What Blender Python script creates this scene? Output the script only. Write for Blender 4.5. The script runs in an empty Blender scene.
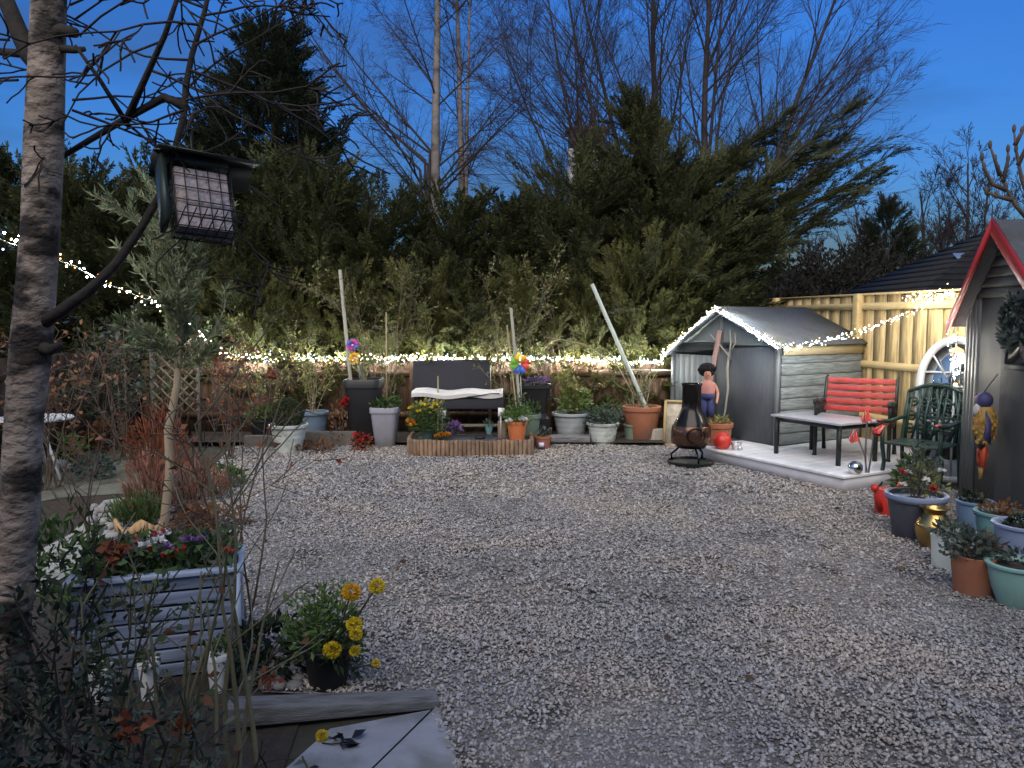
import bpy, math, random
import numpy as np
from mathutils import Vector, Matrix

random.seed(7)
RNG = np.random.default_rng(11)
SC = bpy.context.scene
COL = SC.collection
PI = math.pi

# ------------------------------------------------------------------ camera geometry
H = 1.65
F = 770.0
PITCH = math.atan(64 / F)

def ray(u, v):
    x = (u - 512) / F
    y = -(v - 384) / F
    c, s = math.cos(PITCH), math.sin(PITCH)
    return Vector((x, c + y * s, -s + y * c))

def G(u, v, z=0.0):
    d = ray(u, v)
    t = (z - H) / d.z
    return Vector((d.x * t, d.y * t, z))

def At(u, v, Y):
    d = ray(u, v)
    t = Y / d.y
    return Vector((d.x * t, Y, H + d.z * t))

# ------------------------------------------------------------------ materials
def _new(name):
    m = bpy.data.materials.new(name)
    m.use_nodes = True
    nt = m.node_tree
    return m, nt, nt.nodes['Principled BSDF']

def ramp_of(nt, cols, interp='LINEAR'):
    r = nt.nodes.new('ShaderNodeValToRGB')
    r.color_ramp.interpolation = interp
    e = r.color_ramp.elements
    n = len(cols)
    while len(e) < n:
        e.new(0.5)
    for i, c in enumerate(cols):
        e[i].position = i / (n - 1) if interp == 'LINEAR' else i / n
        e[i].color = (*c, 1)
    return r

def mat(name, col, rough=.7, var=.18, scale=9, stretch=(1, 1, 1), bump=0.0, bscale=None, metal=0.0, spec=.5, dirt=None, dscale=3, dthr=(.5, .68)):
    m, nt, b = _new(name)
    L = nt.links
    tc = nt.nodes.new('ShaderNodeTexCoord')
    mp = nt.nodes.new('ShaderNodeMapping')
    mp.inputs['Scale'].default_value = stretch
    L.new(tc.outputs['Object'], mp.inputs['Vector'])
    n = nt.nodes.new('ShaderNodeTexNoise')
    n.inputs['Scale'].default_value = scale
    n.inputs['Detail'].default_value = 6
    n.inputs['Roughness'].default_value = .65
    L.new(mp.outputs['Vector'], n.inputs['Vector'])
    r = ramp_of(nt, [tuple(max(0, c * (1 - var)) for c in col), tuple(min(1, c * (1 + var)) for c in col)])
    r.color_ramp.elements[0].position = .3
    r.color_ramp.elements[1].position = .7
    L.new(n.outputs['Fac'], r.inputs['Fac'])
    out = r.outputs['Color']
    if dirt:
        n2 = nt.nodes.new('ShaderNodeTexNoise')
        n2.inputs['Scale'].default_value = dscale
        n2.inputs['Detail'].default_value = 8
        L.new(mp.outputs['Vector'], n2.inputs['Vector'])
        r2 = ramp_of(nt, [(0, 0, 0), (1, 1, 1)])
        r2.color_ramp.elements[0].position = dthr[0]
        r2.color_ramp.elements[1].position = dthr[1]
        L.new(n2.outputs['Fac'], r2.inputs['Fac'])
        mx = nt.nodes.new('ShaderNodeMix')
        mx.data_type = 'RGBA'
        L.new(r2.outputs['Color'], mx.inputs['Factor'])
        L.new(out, mx.inputs['A'])
        mx.inputs['B'].default_value = (*dirt, 1)
        out = mx.outputs['Result']
    L.new(out, b.inputs['Base Color'])
    b.inputs['Roughness'].default_value = rough
    b.inputs['Metallic'].default_value = metal
    b.inputs['Specular IOR Level'].default_value = spec
    if bump:
        bp = nt.nodes.new('ShaderNodeBump')
        bp.inputs['Strength'].default_value = bump
        bp.inputs['Distance'].default_value = .02
        nb = nt.nodes.new('ShaderNodeTexNoise')
        nb.inputs['Scale'].default_value = bscale or scale * 4
        nb.inputs['Detail'].default_value = 5
        L.new(mp.outputs['Vector'], nb.inputs['Vector'])
        L.new(nb.outputs['Fac'], bp.inputs['Height'])
        L.new(bp.outputs['Normal'], b.inputs['Normal'])
    return m

def island_mat(name, cols, rough=.6, trans=0.0, noise=None, stretch=(1, 1, 1), interp='LINEAR', bump=0, spec=.4):
    """colour chosen per loose piece (leaf, stone, board)"""
    m, nt, b = _new(name)
    L = nt.links
    g = nt.nodes.new('ShaderNodeNewGeometry')
    r = ramp_of(nt, cols, interp)
    L.new(g.outputs['Random Per Island'], r.inputs['Fac'])
    out = r.outputs['Color']
    if noise:
        tc = nt.nodes.new('ShaderNodeTexCoord')
        mp = nt.nodes.new('ShaderNodeMapping')
        mp.inputs['Scale'].default_value = stretch
        L.new(tc.outputs['Object'], mp.inputs['Vector'])
        n = nt.nodes.new('ShaderNodeTexNoise')
        n.inputs['Scale'].default_value = noise
        n.inputs['Detail'].default_value = 6
        L.new(mp.outputs['Vector'], n.inputs['Vector'])
        r2 = ramp_of(nt, [(.5, .5, .5), (1.15, 1.15, 1.15)])
        r2.color_ramp.elements[0].position = .3
        r2.color_ramp.elements[1].position = .65
        L.new(n.outputs['Fac'], r2.inputs['Fac'])
        mx = nt.nodes.new('ShaderNodeMix')
        mx.data_type = 'RGBA'
        mx.blend_type = 'MULTIPLY'
        mx.inputs['Factor'].default_value = 1
        L.new(out, mx.inputs['A'])
        L.new(r2.outputs['Color'], mx.inputs['B'])
        out = mx.outputs['Result']
        if bump:
            bp = nt.nodes.new('ShaderNodeBump')
            bp.inputs['Strength'].default_value = bump
            bp.inputs['Distance'].default_value = .01
            L.new(n.outputs['Fac'], bp.inputs['Height'])
            L.new(bp.outputs['Normal'], b.inputs['Normal'])
    L.new(out, b.inputs['Base Color'])
    b.inputs['Roughness'].default_value = rough
    b.inputs['Specular IOR Level'].default_value = spec
    if trans:
        t = nt.nodes.new('ShaderNodeBsdfTranslucent')
        L.new(out, t.inputs['Color'])
        ms = nt.nodes.new('ShaderNodeMixShader')
        ms.inputs['Fac'].default_value = trans
        L.new(b.outputs['BSDF'], ms.inputs[1])
        L.new(t.outputs['BSDF'], ms.inputs[2])
        L.new(ms.outputs['Shader'], nt.nodes['Material Output'].inputs['Surface'])
    return m

def emit(name, col, s):
    m = bpy.data.materials.new(name)
    m.use_nodes = True
    nt = m.node_tree
    nt.nodes.clear()
    e = nt.nodes.new('ShaderNodeEmission')
    e.inputs['Color'].default_value = (*col, 1)
    e.inputs['Strength'].default_value = s
    o = nt.nodes.new('ShaderNodeOutputMaterial')
    nt.links.new(e.outputs[0], o.inputs['Surface'])
    return m

# ------------------------------------------------------------------ mesh accumulation
class MB:
    def __init__(s):
        s.V = []; s.nv = 0; s.P = []          # P: list of (faces int array (k,n))
    def add(s, V, faces):
        V = np.asarray(V, dtype=np.float32).reshape(-1, 3)
        by = {}
        if isinstance(faces, np.ndarray):
            s.P.append(faces.astype(np.int32) + s.nv)
        else:
            for f in faces:
                by.setdefault(len(f), []).append(f)
            for k in by:
                s.P.append(np.array(by[k], dtype=np.int32) + s.nv)
        s.V.append(V); s.nv += len(V)
        return s
    def box(s, c, d, rz=0, M=None):
        x, y, z = d[0] / 2, d[1] / 2, d[2] / 2
        V = [(a * x, b * y, e * z) for e in (-1, 1) for b in (-1, 1) for a in (-1, 1)]
        R = M if M is not None else Matrix.Rotation(rz, 3, 'Z')
        V = [tuple(R @ Vector(v) + Vector(c)) for v in V]
        return s.add(V, [(0, 2, 3, 1), (4, 5, 7, 6), (0, 1, 5, 4), (2, 6, 7, 3), (0, 4, 6, 2), (1, 3, 7, 5)])
    def beam(s, a, b, w, h, up=(0, 0, 1)):
        """box from a to b, w across, h along up"""
        a, b = Vector(a), Vector(b)
        d = (b - a); l = d.length; d.normalize()
        x = d.cross(Vector(up))
        if x.length < 1e-5:
            x = d.cross(Vector((0, 1, 0)))
        x.normalize(); y = x.cross(d)
        M = Matrix((x, d, y)).transposed()
        return s.box((a + b) / 2, (w, l, h), M=M)
    def tube(s, pts, radii, n=8, cap=True):
        pts = [Vector(p) for p in pts]
        if not hasattr(radii, '__len__'):
            radii = [radii] * len(pts)
        V = []; ref = None
        for i, p in enumerate(pts):
            d = pts[min(i + 1, len(pts) - 1)] - pts[max(i - 1, 0)]
            if d.length < 1e-9:
                d = Vector((0, 0, 1))
            d.normalize()
            if ref is None:
                ref = Vector((1, 0, 0)) if abs(d.x) < .8 else Vector((0, 1, 0))
            x = ref - d * ref.dot(d)
            x.normalize(); ref = x
            y = d.cross(x)
            for k in range(n):
                a = 2 * PI * k / n
                V.append(tuple(p + (x * math.cos(a) + y * math.sin(a)) * radii[i]))
        Fc = []
        for i in range(len(pts) - 1):
            for k in range(n):
                k2 = (k + 1) % n
                Fc.append((i * n + k, i * n + k2, (i + 1) * n + k2, (i + 1) * n + k))
        if cap:
            Fc.append(tuple(range(n))[::-1]); Fc.append(tuple((len(pts) - 1) * n + k for k in range(n)))
        return s.add(V, Fc)
    def lathe(s, prof, n=32, c=(0, 0, 0), sq=None, cap_end=True):
        """profile of (r,z); sq = superellipse exponent for squarish sections"""
        V = []; Fc = []
        for r, z in prof:
            for k in range(n):
                a = 2 * PI * k / n
                ca, sa = math.cos(a), math.sin(a)
                q = 1.0
                if sq:
                    q = (abs(ca) ** sq + abs(sa) ** sq) ** (-1 / sq)
                V.append((c[0] + r * q * ca, c[1] + r * q * sa, c[2] + z))
        m = len(prof)
        for i in range(m - 1):
            for k in range(n):
                k2 = (k + 1) % n
                Fc.append((i * n + k, i * n + k2, (i + 1) * n + k2, (i + 1) * n + k))
        if prof[0][0] > 1e-6:
            Fc.append(tuple(range(n))[::-1])
        if prof[-1][0] > 1e-6 and cap_end:
            Fc.append(tuple((m - 1) * n + k for k in range(n)))
        return s.add(V, Fc)
    def ball(s, c, r, n=16, m=10, M=None, sc=(1, 1, 1)):
        V = []; Fc = []
        for i in range(m + 1):
            t = PI * i / m
            for k in range(n):
                a = 2 * PI * k / n
                v = Vector((r * sc[0] * math.sin(t) * math.cos(a), r * sc[1] * math.sin(t) * math.sin(a), r * sc[2] * math.cos(t)))
                if M is not None:
                    v = M @ v
                V.append(tuple(v + Vector(c)))
        for i in range(m):
            for k in range(n):
                k2 = (k + 1) % n
                Fc.append((i * n + k, (i + 1) * n + k, (i + 1) * n + k2, i * n + k2))
        return s.add(V, Fc)
    def prism(s, poly, z0, z1):
        n = len(poly)
        V = [(p[0], p[1], z0) for p in poly] + [(p[0], p[1], z1) for p in poly]
        Fc = [tuple(range(n))[::-1], tuple(range(n, 2 * n))]
        for i in range(n):
            j = (i + 1) % n
            Fc.append((i, j, n + j, n + i))
        return s.add(V, Fc)
    def slab(s, poly3, nrm, th):
        """flat polygon given in 3-D, thickened along nrm"""
        nrm = Vector(nrm).normalized() * th
        n = len(poly3)
        V = [tuple(Vector(p)) for p in poly3] + [tuple(Vector(p) + nrm) for p in poly3]
        Fc = [tuple(range(n))[::-1], tuple(range(n, 2 * n))]
        for i in range(n):
            j = (i + 1) % n
            Fc.append((i, j, n + j, n + i))
        return s.add(V, Fc)
    def leaves(s, c, d, length, width, rng=RNG, fold=.12):
        """rhombic leaves: c (N,3) bases, d (N,3) directions"""
        c = np.asarray(c, float).reshape(-1, 3); d = np.asarray(d, float).reshape(-1, 3)
        N = len(c)
        d = d / (np.linalg.norm(d, axis=1, keepdims=True) + 1e-9)
        rnd = rng.normal(size=(N, 3))
        x = np.cross(d, rnd); x /= (np.linalg.norm(x, axis=1, keepdims=True) + 1e-9)
        nn = np.cross(d, x)
        l = (np.asarray(length) * np.ones(N))[:, None]; w = (np.asarray(width) * np.ones(N))[:, None]
        mid = c + d * l * .45 + nn * l * fold
        V = np.stack([c, mid - x * w * .5, c + d * l, mid + x * w * .5], 1).reshape(-1, 3)
        s.add(V, np.arange(N * 4).reshape(N, 4))
        return s
    def obj(s, name, m, parent=None, smooth=False, bevel=0, loc=None, rz=0):
        me = bpy.data.meshes.new(name)
        V = np.concatenate(s.V).astype(np.float32)
        me.vertices.add(len(V)); me.vertices.foreach_set('co', V.ravel())
        tot = np.concatenate([np.full(len(p), p.shape[1], np.int32) for p in s.P])
        idx = np.concatenate([p.ravel() for p in s.P])
        st = np.concatenate([[0], np.cumsum(tot)[:-1]]).astype(np.int32)
        me.loops.add(len(idx)); me.loops.foreach_set('vertex_index', idx)
        me.polygons.add(len(tot)); me.polygons.foreach_set('loop_start', st); me.polygons.foreach_set('loop_total', tot)
        if smooth:
            me.polygons.foreach_set('use_smooth', np.ones(len(tot), bool))
        me.update(calc_edges=True); me.validate()
        me.materials.append(m)
        if smooth == 'auto':
            me.set_sharp_from_angle(angle=math.radians(40))
        o = bpy.data.objects.new(name, me)
        COL.objects.link(o)
        if parent:
            o.parent = parent
        if loc is not None:
            o.location = loc
        o.rotation_euler.z = rz
        if bevel:
            bv = o.modifiers.new('bevel', 'BEVEL')
            bv.width = bevel; bv.segments = 2; bv.limit_method = 'ANGLE'
        return o

def tag(o, label=None, cat=None, group=None, kind=None):
    if label: o['label'] = label
    if cat: o['category'] = cat
    if group: o['group'] = group
    if kind: o['kind'] = kind
    return o

def thing(name, label, cat, loc=(0, 0, 0), rz=0, group=None, kind='thing'):
    o = bpy.data.objects.new(name, None)
    COL.objects.link(o)
    o.location = loc; o.rotation_euler.z = rz
    o.empty_display_size = .1
    return tag(o, label, cat, group, kind)

def sphere_pts(n, rng=RNG):
    v = rng.normal(size=(n, 3))
    return v / np.linalg.norm(v, axis=1, keepdims=True)

# ------------------------------------------------------------------ palette
M = {}
M['soil'] = mat('soil', (.045, .034, .026), .95, .4, 14, bump=.6)
M['earth'] = mat('earth', (.05, .045, .032), .95, .4, 4, bump=.6)
M['white_pot'] = mat('pale_glaze', (.52, .56, .54), .45, .08, 5, dirt=(.26, .27, .22), dscale=6)
M['blue_pot'] = mat('blue_grey_glaze', (.17, .235, .32), .45, .1, 5, dirt=(.12, .15, .18))
M['palegrey_pot'] = mat('grey_glaze', (.34, .37, .39), .5, .1, 5, dirt=(.2, .21, .2))
M['grey_pot'] = mat('grey_resin', (.27, .27, .32), .6, .08, 6, dirt=(.18, .17, .17))
M['black_pot'] = mat('black_resin', (.012, .012, .014), .5, .2, 6)
M['dkgreen_pot'] = mat('dark_green_plastic', (.05, .09, .08), .5, .15, 6)
M['green_pot'] = mat('sage_glaze', (.16, .22, .17), .5, .12, 6, dirt=(.1, .12, .09))
M['terra'] = mat('terracotta', (.34, .13, .07), .8, .15, 7, dirt=(.25, .14, .1))
M['orange_pot'] = mat('orange_terracotta', (.62, .18, .06), .7, .1, 7)
M['red_plastic'] = mat('red_plastic', (.55, .035, .025), .35, .08, 6)
M['mint_pot'] = mat('mint_glaze', (.27, .47, .42), .4, .08, 6, dirt=(.2, .3, .27))
M['lilac_pot'] = mat('lilac_blue_glaze', (.25, .31, .47), .4, .08, 6, dirt=(.18, .22, .3))
M['sky_pot'] = mat('blue_glaze', (.15, .25, .42), .4, .08, 6)
M['teal_pot'] = mat('teal_glaze', (.16, .33, .35), .4, .08, 6)
M['brass'] = mat('aged_brass', (.5, .33, .12), .28, .15, 8, metal=1.0)
M['dark_rim_pot'] = mat('slate_pot', (.065, .07, .09), .55, .12, 6)
M['iron'] = mat('dark_iron', (.018, .022, .022), .45, .2, 10, metal=.3)
M['green_iron'] = mat('green_iron', (.02, .045, .036), .45, .2, 10, metal=.2)
M['chrome'] = mat('polished_steel', (.7, .7, .7), .08, .02, 5, metal=1.0)
M['steel'] = mat('brushed_steel', (.5, .5, .52), .3, .05, 5, metal=1.0)
M['red_wood'] = island_mat('red_painted_slat', [(.30, .022, .02), (.44, .04, .032), (.36, .028, .024)], .45, noise=14, stretch=(1, 8, 8))
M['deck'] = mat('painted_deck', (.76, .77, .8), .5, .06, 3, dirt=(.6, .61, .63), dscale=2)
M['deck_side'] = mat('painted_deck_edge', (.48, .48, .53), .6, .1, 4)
M['shed_side'] = island_mat('sage_clapboard', [(.2, .23, .235), (.235, .265, .27)], .7, noise=6, stretch=(1, 6, 12))
M['shed_front'] = mat('slate_paint', (.085, .095, .11), .65, .18, 5, stretch=(6, 6, 1))
M['shed_pale'] = mat('pale_boarding', (.17, .195, .2), .7, .15, 6, stretch=(8, 8, 1))
M['shed_trim'] = mat('grey_trim', (.17, .185, .19), .6, .1, 6)
M['felt'] = mat('roof_felt', (.10, .108, .122), .95, .2, 30, bump=.4, dirt=(.075, .08, .07), dscale=2.5)
M['pine_trim'] = mat('pale_pine', (.5, .42, .26), .7, .12, 8, stretch=(1, 1, 8))
M['pink_wood'] = mat('pinkish_wood', (.36, .22, .19), .7, .15, 8, stretch=(6, 6, 1))
M['fence_new'] = island_mat('new_pine_boards', [(.50, .36, .165), (.60, .44, .21), (.54, .40, .185), (.64, .48, .245)], .75, noise=4, stretch=(7, 7, .6), bump=.05)
M['fence_old'] = island_mat('old_brown_boards', [(.10, .058, .036), (.135, .08, .048), (.08, .048, .03)], .85, noise=5, stretch=(9, 9, .8), bump=.3)
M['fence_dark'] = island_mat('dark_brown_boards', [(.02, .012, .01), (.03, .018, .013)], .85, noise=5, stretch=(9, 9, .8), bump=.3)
M['log'] = island_mat('log_roll_wood', [(.25, .16, .10), (.33, .22, .14), (.2, .13, .085), (.29, .21, .15)], .85, noise=20, stretch=(1, 1, .4), bump=.3)
M['sleeper'] = mat('weathered_timber', (.13, .115, .10), .85, .3, 8, stretch=(1, 8, 8), bump=.4)
M['sleeper_grey'] = mat('grey_timber', (.19, .19, .20), .85, .3, 8, stretch=(1, 8, 8), bump=.5, dirt=(.09, .085, .08), dscale=5)
M['slate_sheet'] = mat('slate_sheet', (.09, .095, .11), .5, .3, 6, bump=.3)
M['paving'] = mat('paving', (.33, .34, .38), .8, .12, 4, bump=.25, bscale=60, dirt=(.2, .21, .21), dscale=5, dthr=(.46, .66))
M['terrace'] = mat('mossy_terrace', (.15, .15, .12), .9, .3, 4, bump=.5, bscale=30, dirt=(.07, .075, .045), dscale=3)
M['path'] = mat('path_stone', (.36, .36, .34), .85, .2, 5, bump=.4, bscale=30, dirt=(.16, .16, .12), dscale=3)
M['planter_blue'] = island_mat('blue_slats', [(.21, .26, .38), (.26, .31, .44), (.235, .285, .41)], .55, noise=5, stretch=(.7, 8, 8))
M['planter_trim'] = mat('blue_trim', (.34, .42, .58), .5, .1, 5)
M['dark_fabric'] = mat('charcoal_fabric', (.028, .029, .038), .9, .2, 60, bump=.2)
M['cushion'] = mat('pale_cushion', (.68, .66, .64), .9, .06, 8)
M['stripe'] = mat('cushion_stripe', (.08, .08, .09), .9, .1, 8)
M['tag_white'] = mat('white_card', (.75, .75, .78), .6, .03, 8)
M['pole'] = mat('weathered_pole', (.38, .36, .30), .8, .2, 8, stretch=(5, 5, 1))
M['pole_white'] = mat('pale_green_pole', (.5, .55, .5), .6, .1, 8)
M['bamboo'] = mat('bamboo_cane', (.36, .30, .17), .6, .15, 9)
M['rail'] = mat('pale_rail', (.6, .58, .52), .7, .08, 9)
M['stone_panel'] = mat('cream_stone', (.5, .45, .36), .85, .2, 14, bump=.4, dirt=(.36, .31, .23), dscale=9)
M['panel_frame'] = mat('cane_frame', (.45, .33, .16), .7, .15, 9)
M['chiminea'] = mat('chiminea_iron', (.014, .012, .012), .18, .3, 8, metal=.5)
M['chim_bronze'] = mat('chiminea_bronze', (.12, .065, .045), .2, .3, 8, metal=.7)
M['birch'] = mat('pale_bark', (.30, .24, .20), .85, .5, 7, stretch=(.9, .9, 1.35), bump=1.0, bscale=30, dirt=(.03, .023, .019), dscale=7.5, dthr=(.48, .58))
M['dark_bark'] = mat('dark_bark', (.028, .022, .02), .9, .3, 9, bump=.4)
M['grey_bark'] = mat('grey_bark', (.10, .085, .08), .9, .3, 5, bump=.3)
M['birch_far'] = mat('silver_bark', (.2, .175, .165), .85, .35, 1.2, stretch=(1, 1, 1.5), dirt=(.05, .04, .04), dscale=2)
M['far_bark'] = mat('brown_bark', (.032, .024, .025), .9, .25, 5)
M['olive_bark'] = mat('tan_bark', (.30, .235, .16), .85, .2, 12, stretch=(1, 1, .3), bump=.3)
M['rose_pale'] = mat('green_tan_stem', (.15, .14, .08), .7, .3, 8)
M['rose_stem'] = mat('rose_stem', (.075, .075, .045), .7, .25, 10)
M['twig'] = mat('twig', (.09, .065, .05), .8, .25, 10)
M['olive_twig'] = mat('olive_twig', (.13, .105, .065), .8, .25, 8)
M['leaf_mixed'] = island_mat('mixed_leaves', [(.06, .10, .03), (.14, .16, .05), (.22, .2, .07), (.09, .13, .04), (.2, .12, .06)], .55, .3)
M['pale_twig'] = mat('pale_twig', (.33, .27, .18), .8, .2, 10)
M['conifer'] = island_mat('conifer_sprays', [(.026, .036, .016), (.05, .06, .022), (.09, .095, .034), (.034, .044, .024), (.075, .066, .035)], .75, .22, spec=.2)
M['conifer_lit'] = island_mat('golden_conifer_sprays', [(.07, .085, .025), (.15, .15, .05), (.11, .12, .035), (.06, .07, .028), (.13, .11, .06)], .7, .2, spec=.2)  # lit copy of the conifer sprays: fairy-light glow put into the colour
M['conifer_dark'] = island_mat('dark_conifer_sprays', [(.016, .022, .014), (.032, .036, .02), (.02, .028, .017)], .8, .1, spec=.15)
M['olive_leaf'] = island_mat('silver_green_leaves', [(.09, .13, .065), (.16, .20, .10), (.25, .27, .16), (.11, .15, .08)], .55, .2)
M['leaf'] = island_mat('green_leaves', [(.035, .07, .02), (.06, .11, .03), (.09, .14, .045), (.05, .09, .03)], .5, .25)
M['leaf_bright'] = island_mat('fresh_green_leaves', [(.07, .13, .03), (.12, .2, .05), (.17, .24, .08), (.09, .16, .04)], .5, .3)
M['leaf_yellow'] = island_mat('yellow_green_leaves', [(.18, .2, .05), (.28, .27, .08), (.13, .16, .04), (.33, .3, .13)], .5, .3)
M['leaf_dark'] = island_mat('dark_evergreen_leaves', [(.012, .022, .014), (.022, .036, .02), (.03, .045, .025)], .45, .1)
M['leaf_grey'] = island_mat('grey_green_leaves', [(.07, .10, .085), (.11, .14, .12), (.05, .075, .06)], .6, .2)
M['leaf_red'] = island_mat('russet_leaves', [(.17, .035, .02), (.26, .06, .03), (.3, .13, .06), (.12, .03, .02)], .6, .3)
M['leaf_brown'] = island_mat('dead_brown_leaves', [(.16, .07, .04), (.24, .12, .06), (.1, .05, .03)], .7, .3)
M['heather'] = island_mat('heather_sprigs', [(.24, .07, .05), (.33, .14, .10), (.3, .2, .13), (.15, .05, .04)], .7, .3)
M['topiary'] = island_mat('box_leaves', [(.02, .035, .014), (.035, .055, .02), (.05, .07, .028)], .55, .1)
M['yellow_petal'] = island_mat('yellow_petals', [(.78, .56, .02), (.86, .68, .05), (.8, .6, .03)], .6, .25)
M['orange_petal'] = island_mat('orange_petals', [(.75, .3, .02), (.85, .38, .04)], .6, .25)
M['white_petal'] = island_mat('white_petals', [(.75, .75, .78), (.82, .82, .8)], .6, .25)
M['red_petal'] = island_mat('red_petals', [(.4, .015, .02), (.55, .03, .03)], .6, .2)
M['purple_petal'] = island_mat('purple_petals', [(.2, .09, .3), (.28, .14, .4), (.35, .25, .42)], .6, .25)
M['white_wall'] = mat('white_render', (.72, .72, .73), .85, .06, 3)
M['brick'] = mat('dark_brick', (.10, .06, .05), .9, .25, 8)
M['roof_tile'] = mat('dark_slates', (.022, .023, .027), .9, .25, 4, spec=.15)
M['glass'] = mat('window_glass', (.03, .035, .045), .06, .1, 3, spec=.8)
M['skyglass'] = mat('skylight_glass', (.7, .75, .8), .15, .04, 3, metal=.6)
M['red_paint'] = mat('red_gloss', (.42, .03, .028), .4, .12, 5, stretch=(5, 5, 1))
M['brown_board'] = mat('brown_bargeboard', (.22, .10, .06), .6, .2, 6)
M['playhouse'] = mat('charcoal_boarding', (.075, .075, .072), .75, .2, 4, stretch=(1, 1, .6), bump=.15)
M['playhouse_lap'] = island_mat('charcoal_laps', [(.11, .108, .095), (.13, .125, .11)], .75, noise=4, stretch=(1, 1, 9))
M['playhouse_corner'] = mat('grey_board', (.16, .165, .155), .7, .2, 5, stretch=(8, 8, .7))
M['mirror'] = mat('mirror_glass', (.55, .57, .58), .04, .03, 3, metal=1.0)
M['white_metal'] = mat('white_enamel', (.72, .73, .74), .5, .05, 5)
M['wire'] = mat('clear_green_wire', (.05, .07, .05), .5, .1, 10)
M['wirecage'] = mat('black_wire', (.01, .01, .01), .5, .1, 10)
M['suet'] = mat('suet_block', (.36, .31, .34), .9, .12, 22, bump=.8, bscale=60, dirt=(.36, .28, .24), dscale=14)
M['feeder_roof'] = mat('green_tin', (.018, .028, .022), .45, .2, 10)
M['skin_clay'] = mat('painted_clay', (.5, .24, .17), .7, .15, 8)
M['doll_hair'] = mat('black_wool', (.008, .007, .008), .95, .3, 40, bump=.8)
M['doll_blue'] = mat('navy_cloth', (.03, .04, .13), .8, .2, 20)
M['doll_pink'] = mat('pink_cloth', (.45, .2, .17), .8, .15, 20)
M['p_blue'] = mat('parrot_blue', (.06, .06, .17), .6, .15, 10)
M['p_yellow'] = mat('parrot_yellow', (.44, .27, .07), .6, .15, 10)
M['p_red'] = mat('parrot_red', (.5, .07, .03), .6, .12, 10)
M['p_white'] = mat('parrot_white', (.6, .55, .52), .6, .1, 10)
M['toy_pink'] = mat('pinwheel_pink', (.55, .06, .4), .5, .05, 9)
M['toy_yellow'] = mat('pinwheel_yellow', (.8, .5, .03), .5, .05, 9)
M['toy_red'] = mat('pinwheel_red', (.65, .06, .04), .5, .05, 9)
M['toy_blue'] = mat('pinwheel_blue', (.06, .16, .6), .5, .05, 9)
M['toy_green'] = mat('pinwheel_green', (.2, .5, .06), .5, .05, 9)
M['silver_box'] = mat('crumpled_foil', (.75, .76, .8), .25, .05, 9, metal=.8, bump=.8)
M['trellis'] = mat('pale_trellis', (.14, .12, .085), .8, .12, 9)
M['hill'] = mat('far_hill', (.02, .028, .03), .95, .3, .2)
M['pebble_grey'] = island_mat('river_stones', [(.22, .21, .2), (.34, .33, .33), (.15, .15, .16)], .7)
M['hose_white'] = mat('white_plastic', (.7, .7, .7), .5, .05, 9)

# ------------------------------------------------------------------ world
BULB = 380.0
W = bpy.data.worlds.new('World'); SC.world = W
W.use_nodes = True
nt = W.node_tree; L = nt.links
bg = nt.nodes['Background']
SUN_EL, SUN_AZ = math.radians(38), math.radians(190)     # azimuth clockwise from +Y: the light comes from behind the camera
sky = nt.nodes.new('ShaderNodeTexSky')
sky.sky_type = 'NISHITA'; sky.sun_disc = False
sky.sun_elevation = math.radians(1.0); sky.sun_rotation = SUN_AZ
sky.altitude = 100; sky.air_density = 1.0; sky.dust_density = .3; sky.ozone_density = 4.0
tint = nt.nodes.new('ShaderNodeMix'); tint.data_type = 'RGBA'; tint.blend_type = 'MULTIPLY'
tint.inputs['Factor'].default_value = 1
tint.inputs['B'].default_value = (1.1, 1.55, 2.1, 1)
L.new(sky.outputs[0], tint.inputs['A'])
tc = nt.nodes.new('ShaderNodeTexCoord')
mp = nt.nodes.new('ShaderNodeMapping'); mp.inputs['Scale'].default_value = (1.0, 1.0, 4.2)
L.new(tc.outputs['Generated'], mp.inputs['Vector'])
cn = nt.nodes.new('ShaderNodeTexNoise'); cn.inputs['Scale'].default_value = 2.1; cn.inputs['Detail'].default_value = 5
cn.inputs['Roughness'].default_value = .5
L.new(mp.outputs['Vector'], cn.inputs['Vector'])
cr = ramp_of(nt, [(0, 0, 0), (1, 1, 1)]); cr.color_ramp.elements[0].position = .47; cr.color_ramp.elements[1].position = .72
L.new(cn.outputs['Fac'], cr.inputs['Fac'])
# unseen cloud added overhead and behind the viewer to make the light less blue
sep = nt.nodes.new('ShaderNodeSeparateXYZ'); L.new(tc.outputs['Generated'], sep.inputs[0])
mr = nt.nodes.new('ShaderNodeMapRange'); mr.inputs['From Min'].default_value = .35; mr.inputs['From Max'].default_value = -.45
mr.inputs['To Min'].default_value = 0; mr.inputs['To Max'].default_value = .9
L.new(sep.outputs['Y'], mr.inputs['Value'])
ad = nt.nodes.new('ShaderNodeMath'); ad.operation = 'MULTIPLY_ADD'
L.new(cr.outputs['Color'], ad.inputs[0]); ad.inputs[1].default_value = .12; L.new(mr.outputs['Result'], ad.inputs[2]); ad.use_clamp = True
cm = nt.nodes.new('ShaderNodeMix'); cm.data_type = 'RGBA'
dk = nt.nodes.new('ShaderNodeMix'); dk.data_type = 'RGBA'; dk.blend_type = 'MULTIPLY'; dk.inputs['Factor'].default_value = 1
drk = ramp_of(nt, [(1.06, 1.06, 1.06), (.62, .58, .58)]); drk.color_ramp.elements[0].position = .44; drk.color_ramp.elements[1].position = .62
L.new(cn.outputs['Fac'], drk.inputs['Fac']); L.new(tint.outputs['Result'], dk.inputs['A']); L.new(drk.outputs['Color'], dk.inputs['B'])
L.new(ad.outputs[0], cm.inputs['Factor']); L.new(dk.outputs['Result'], cm.inputs['A'])
CLOUD = cm.inputs['B']
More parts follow.
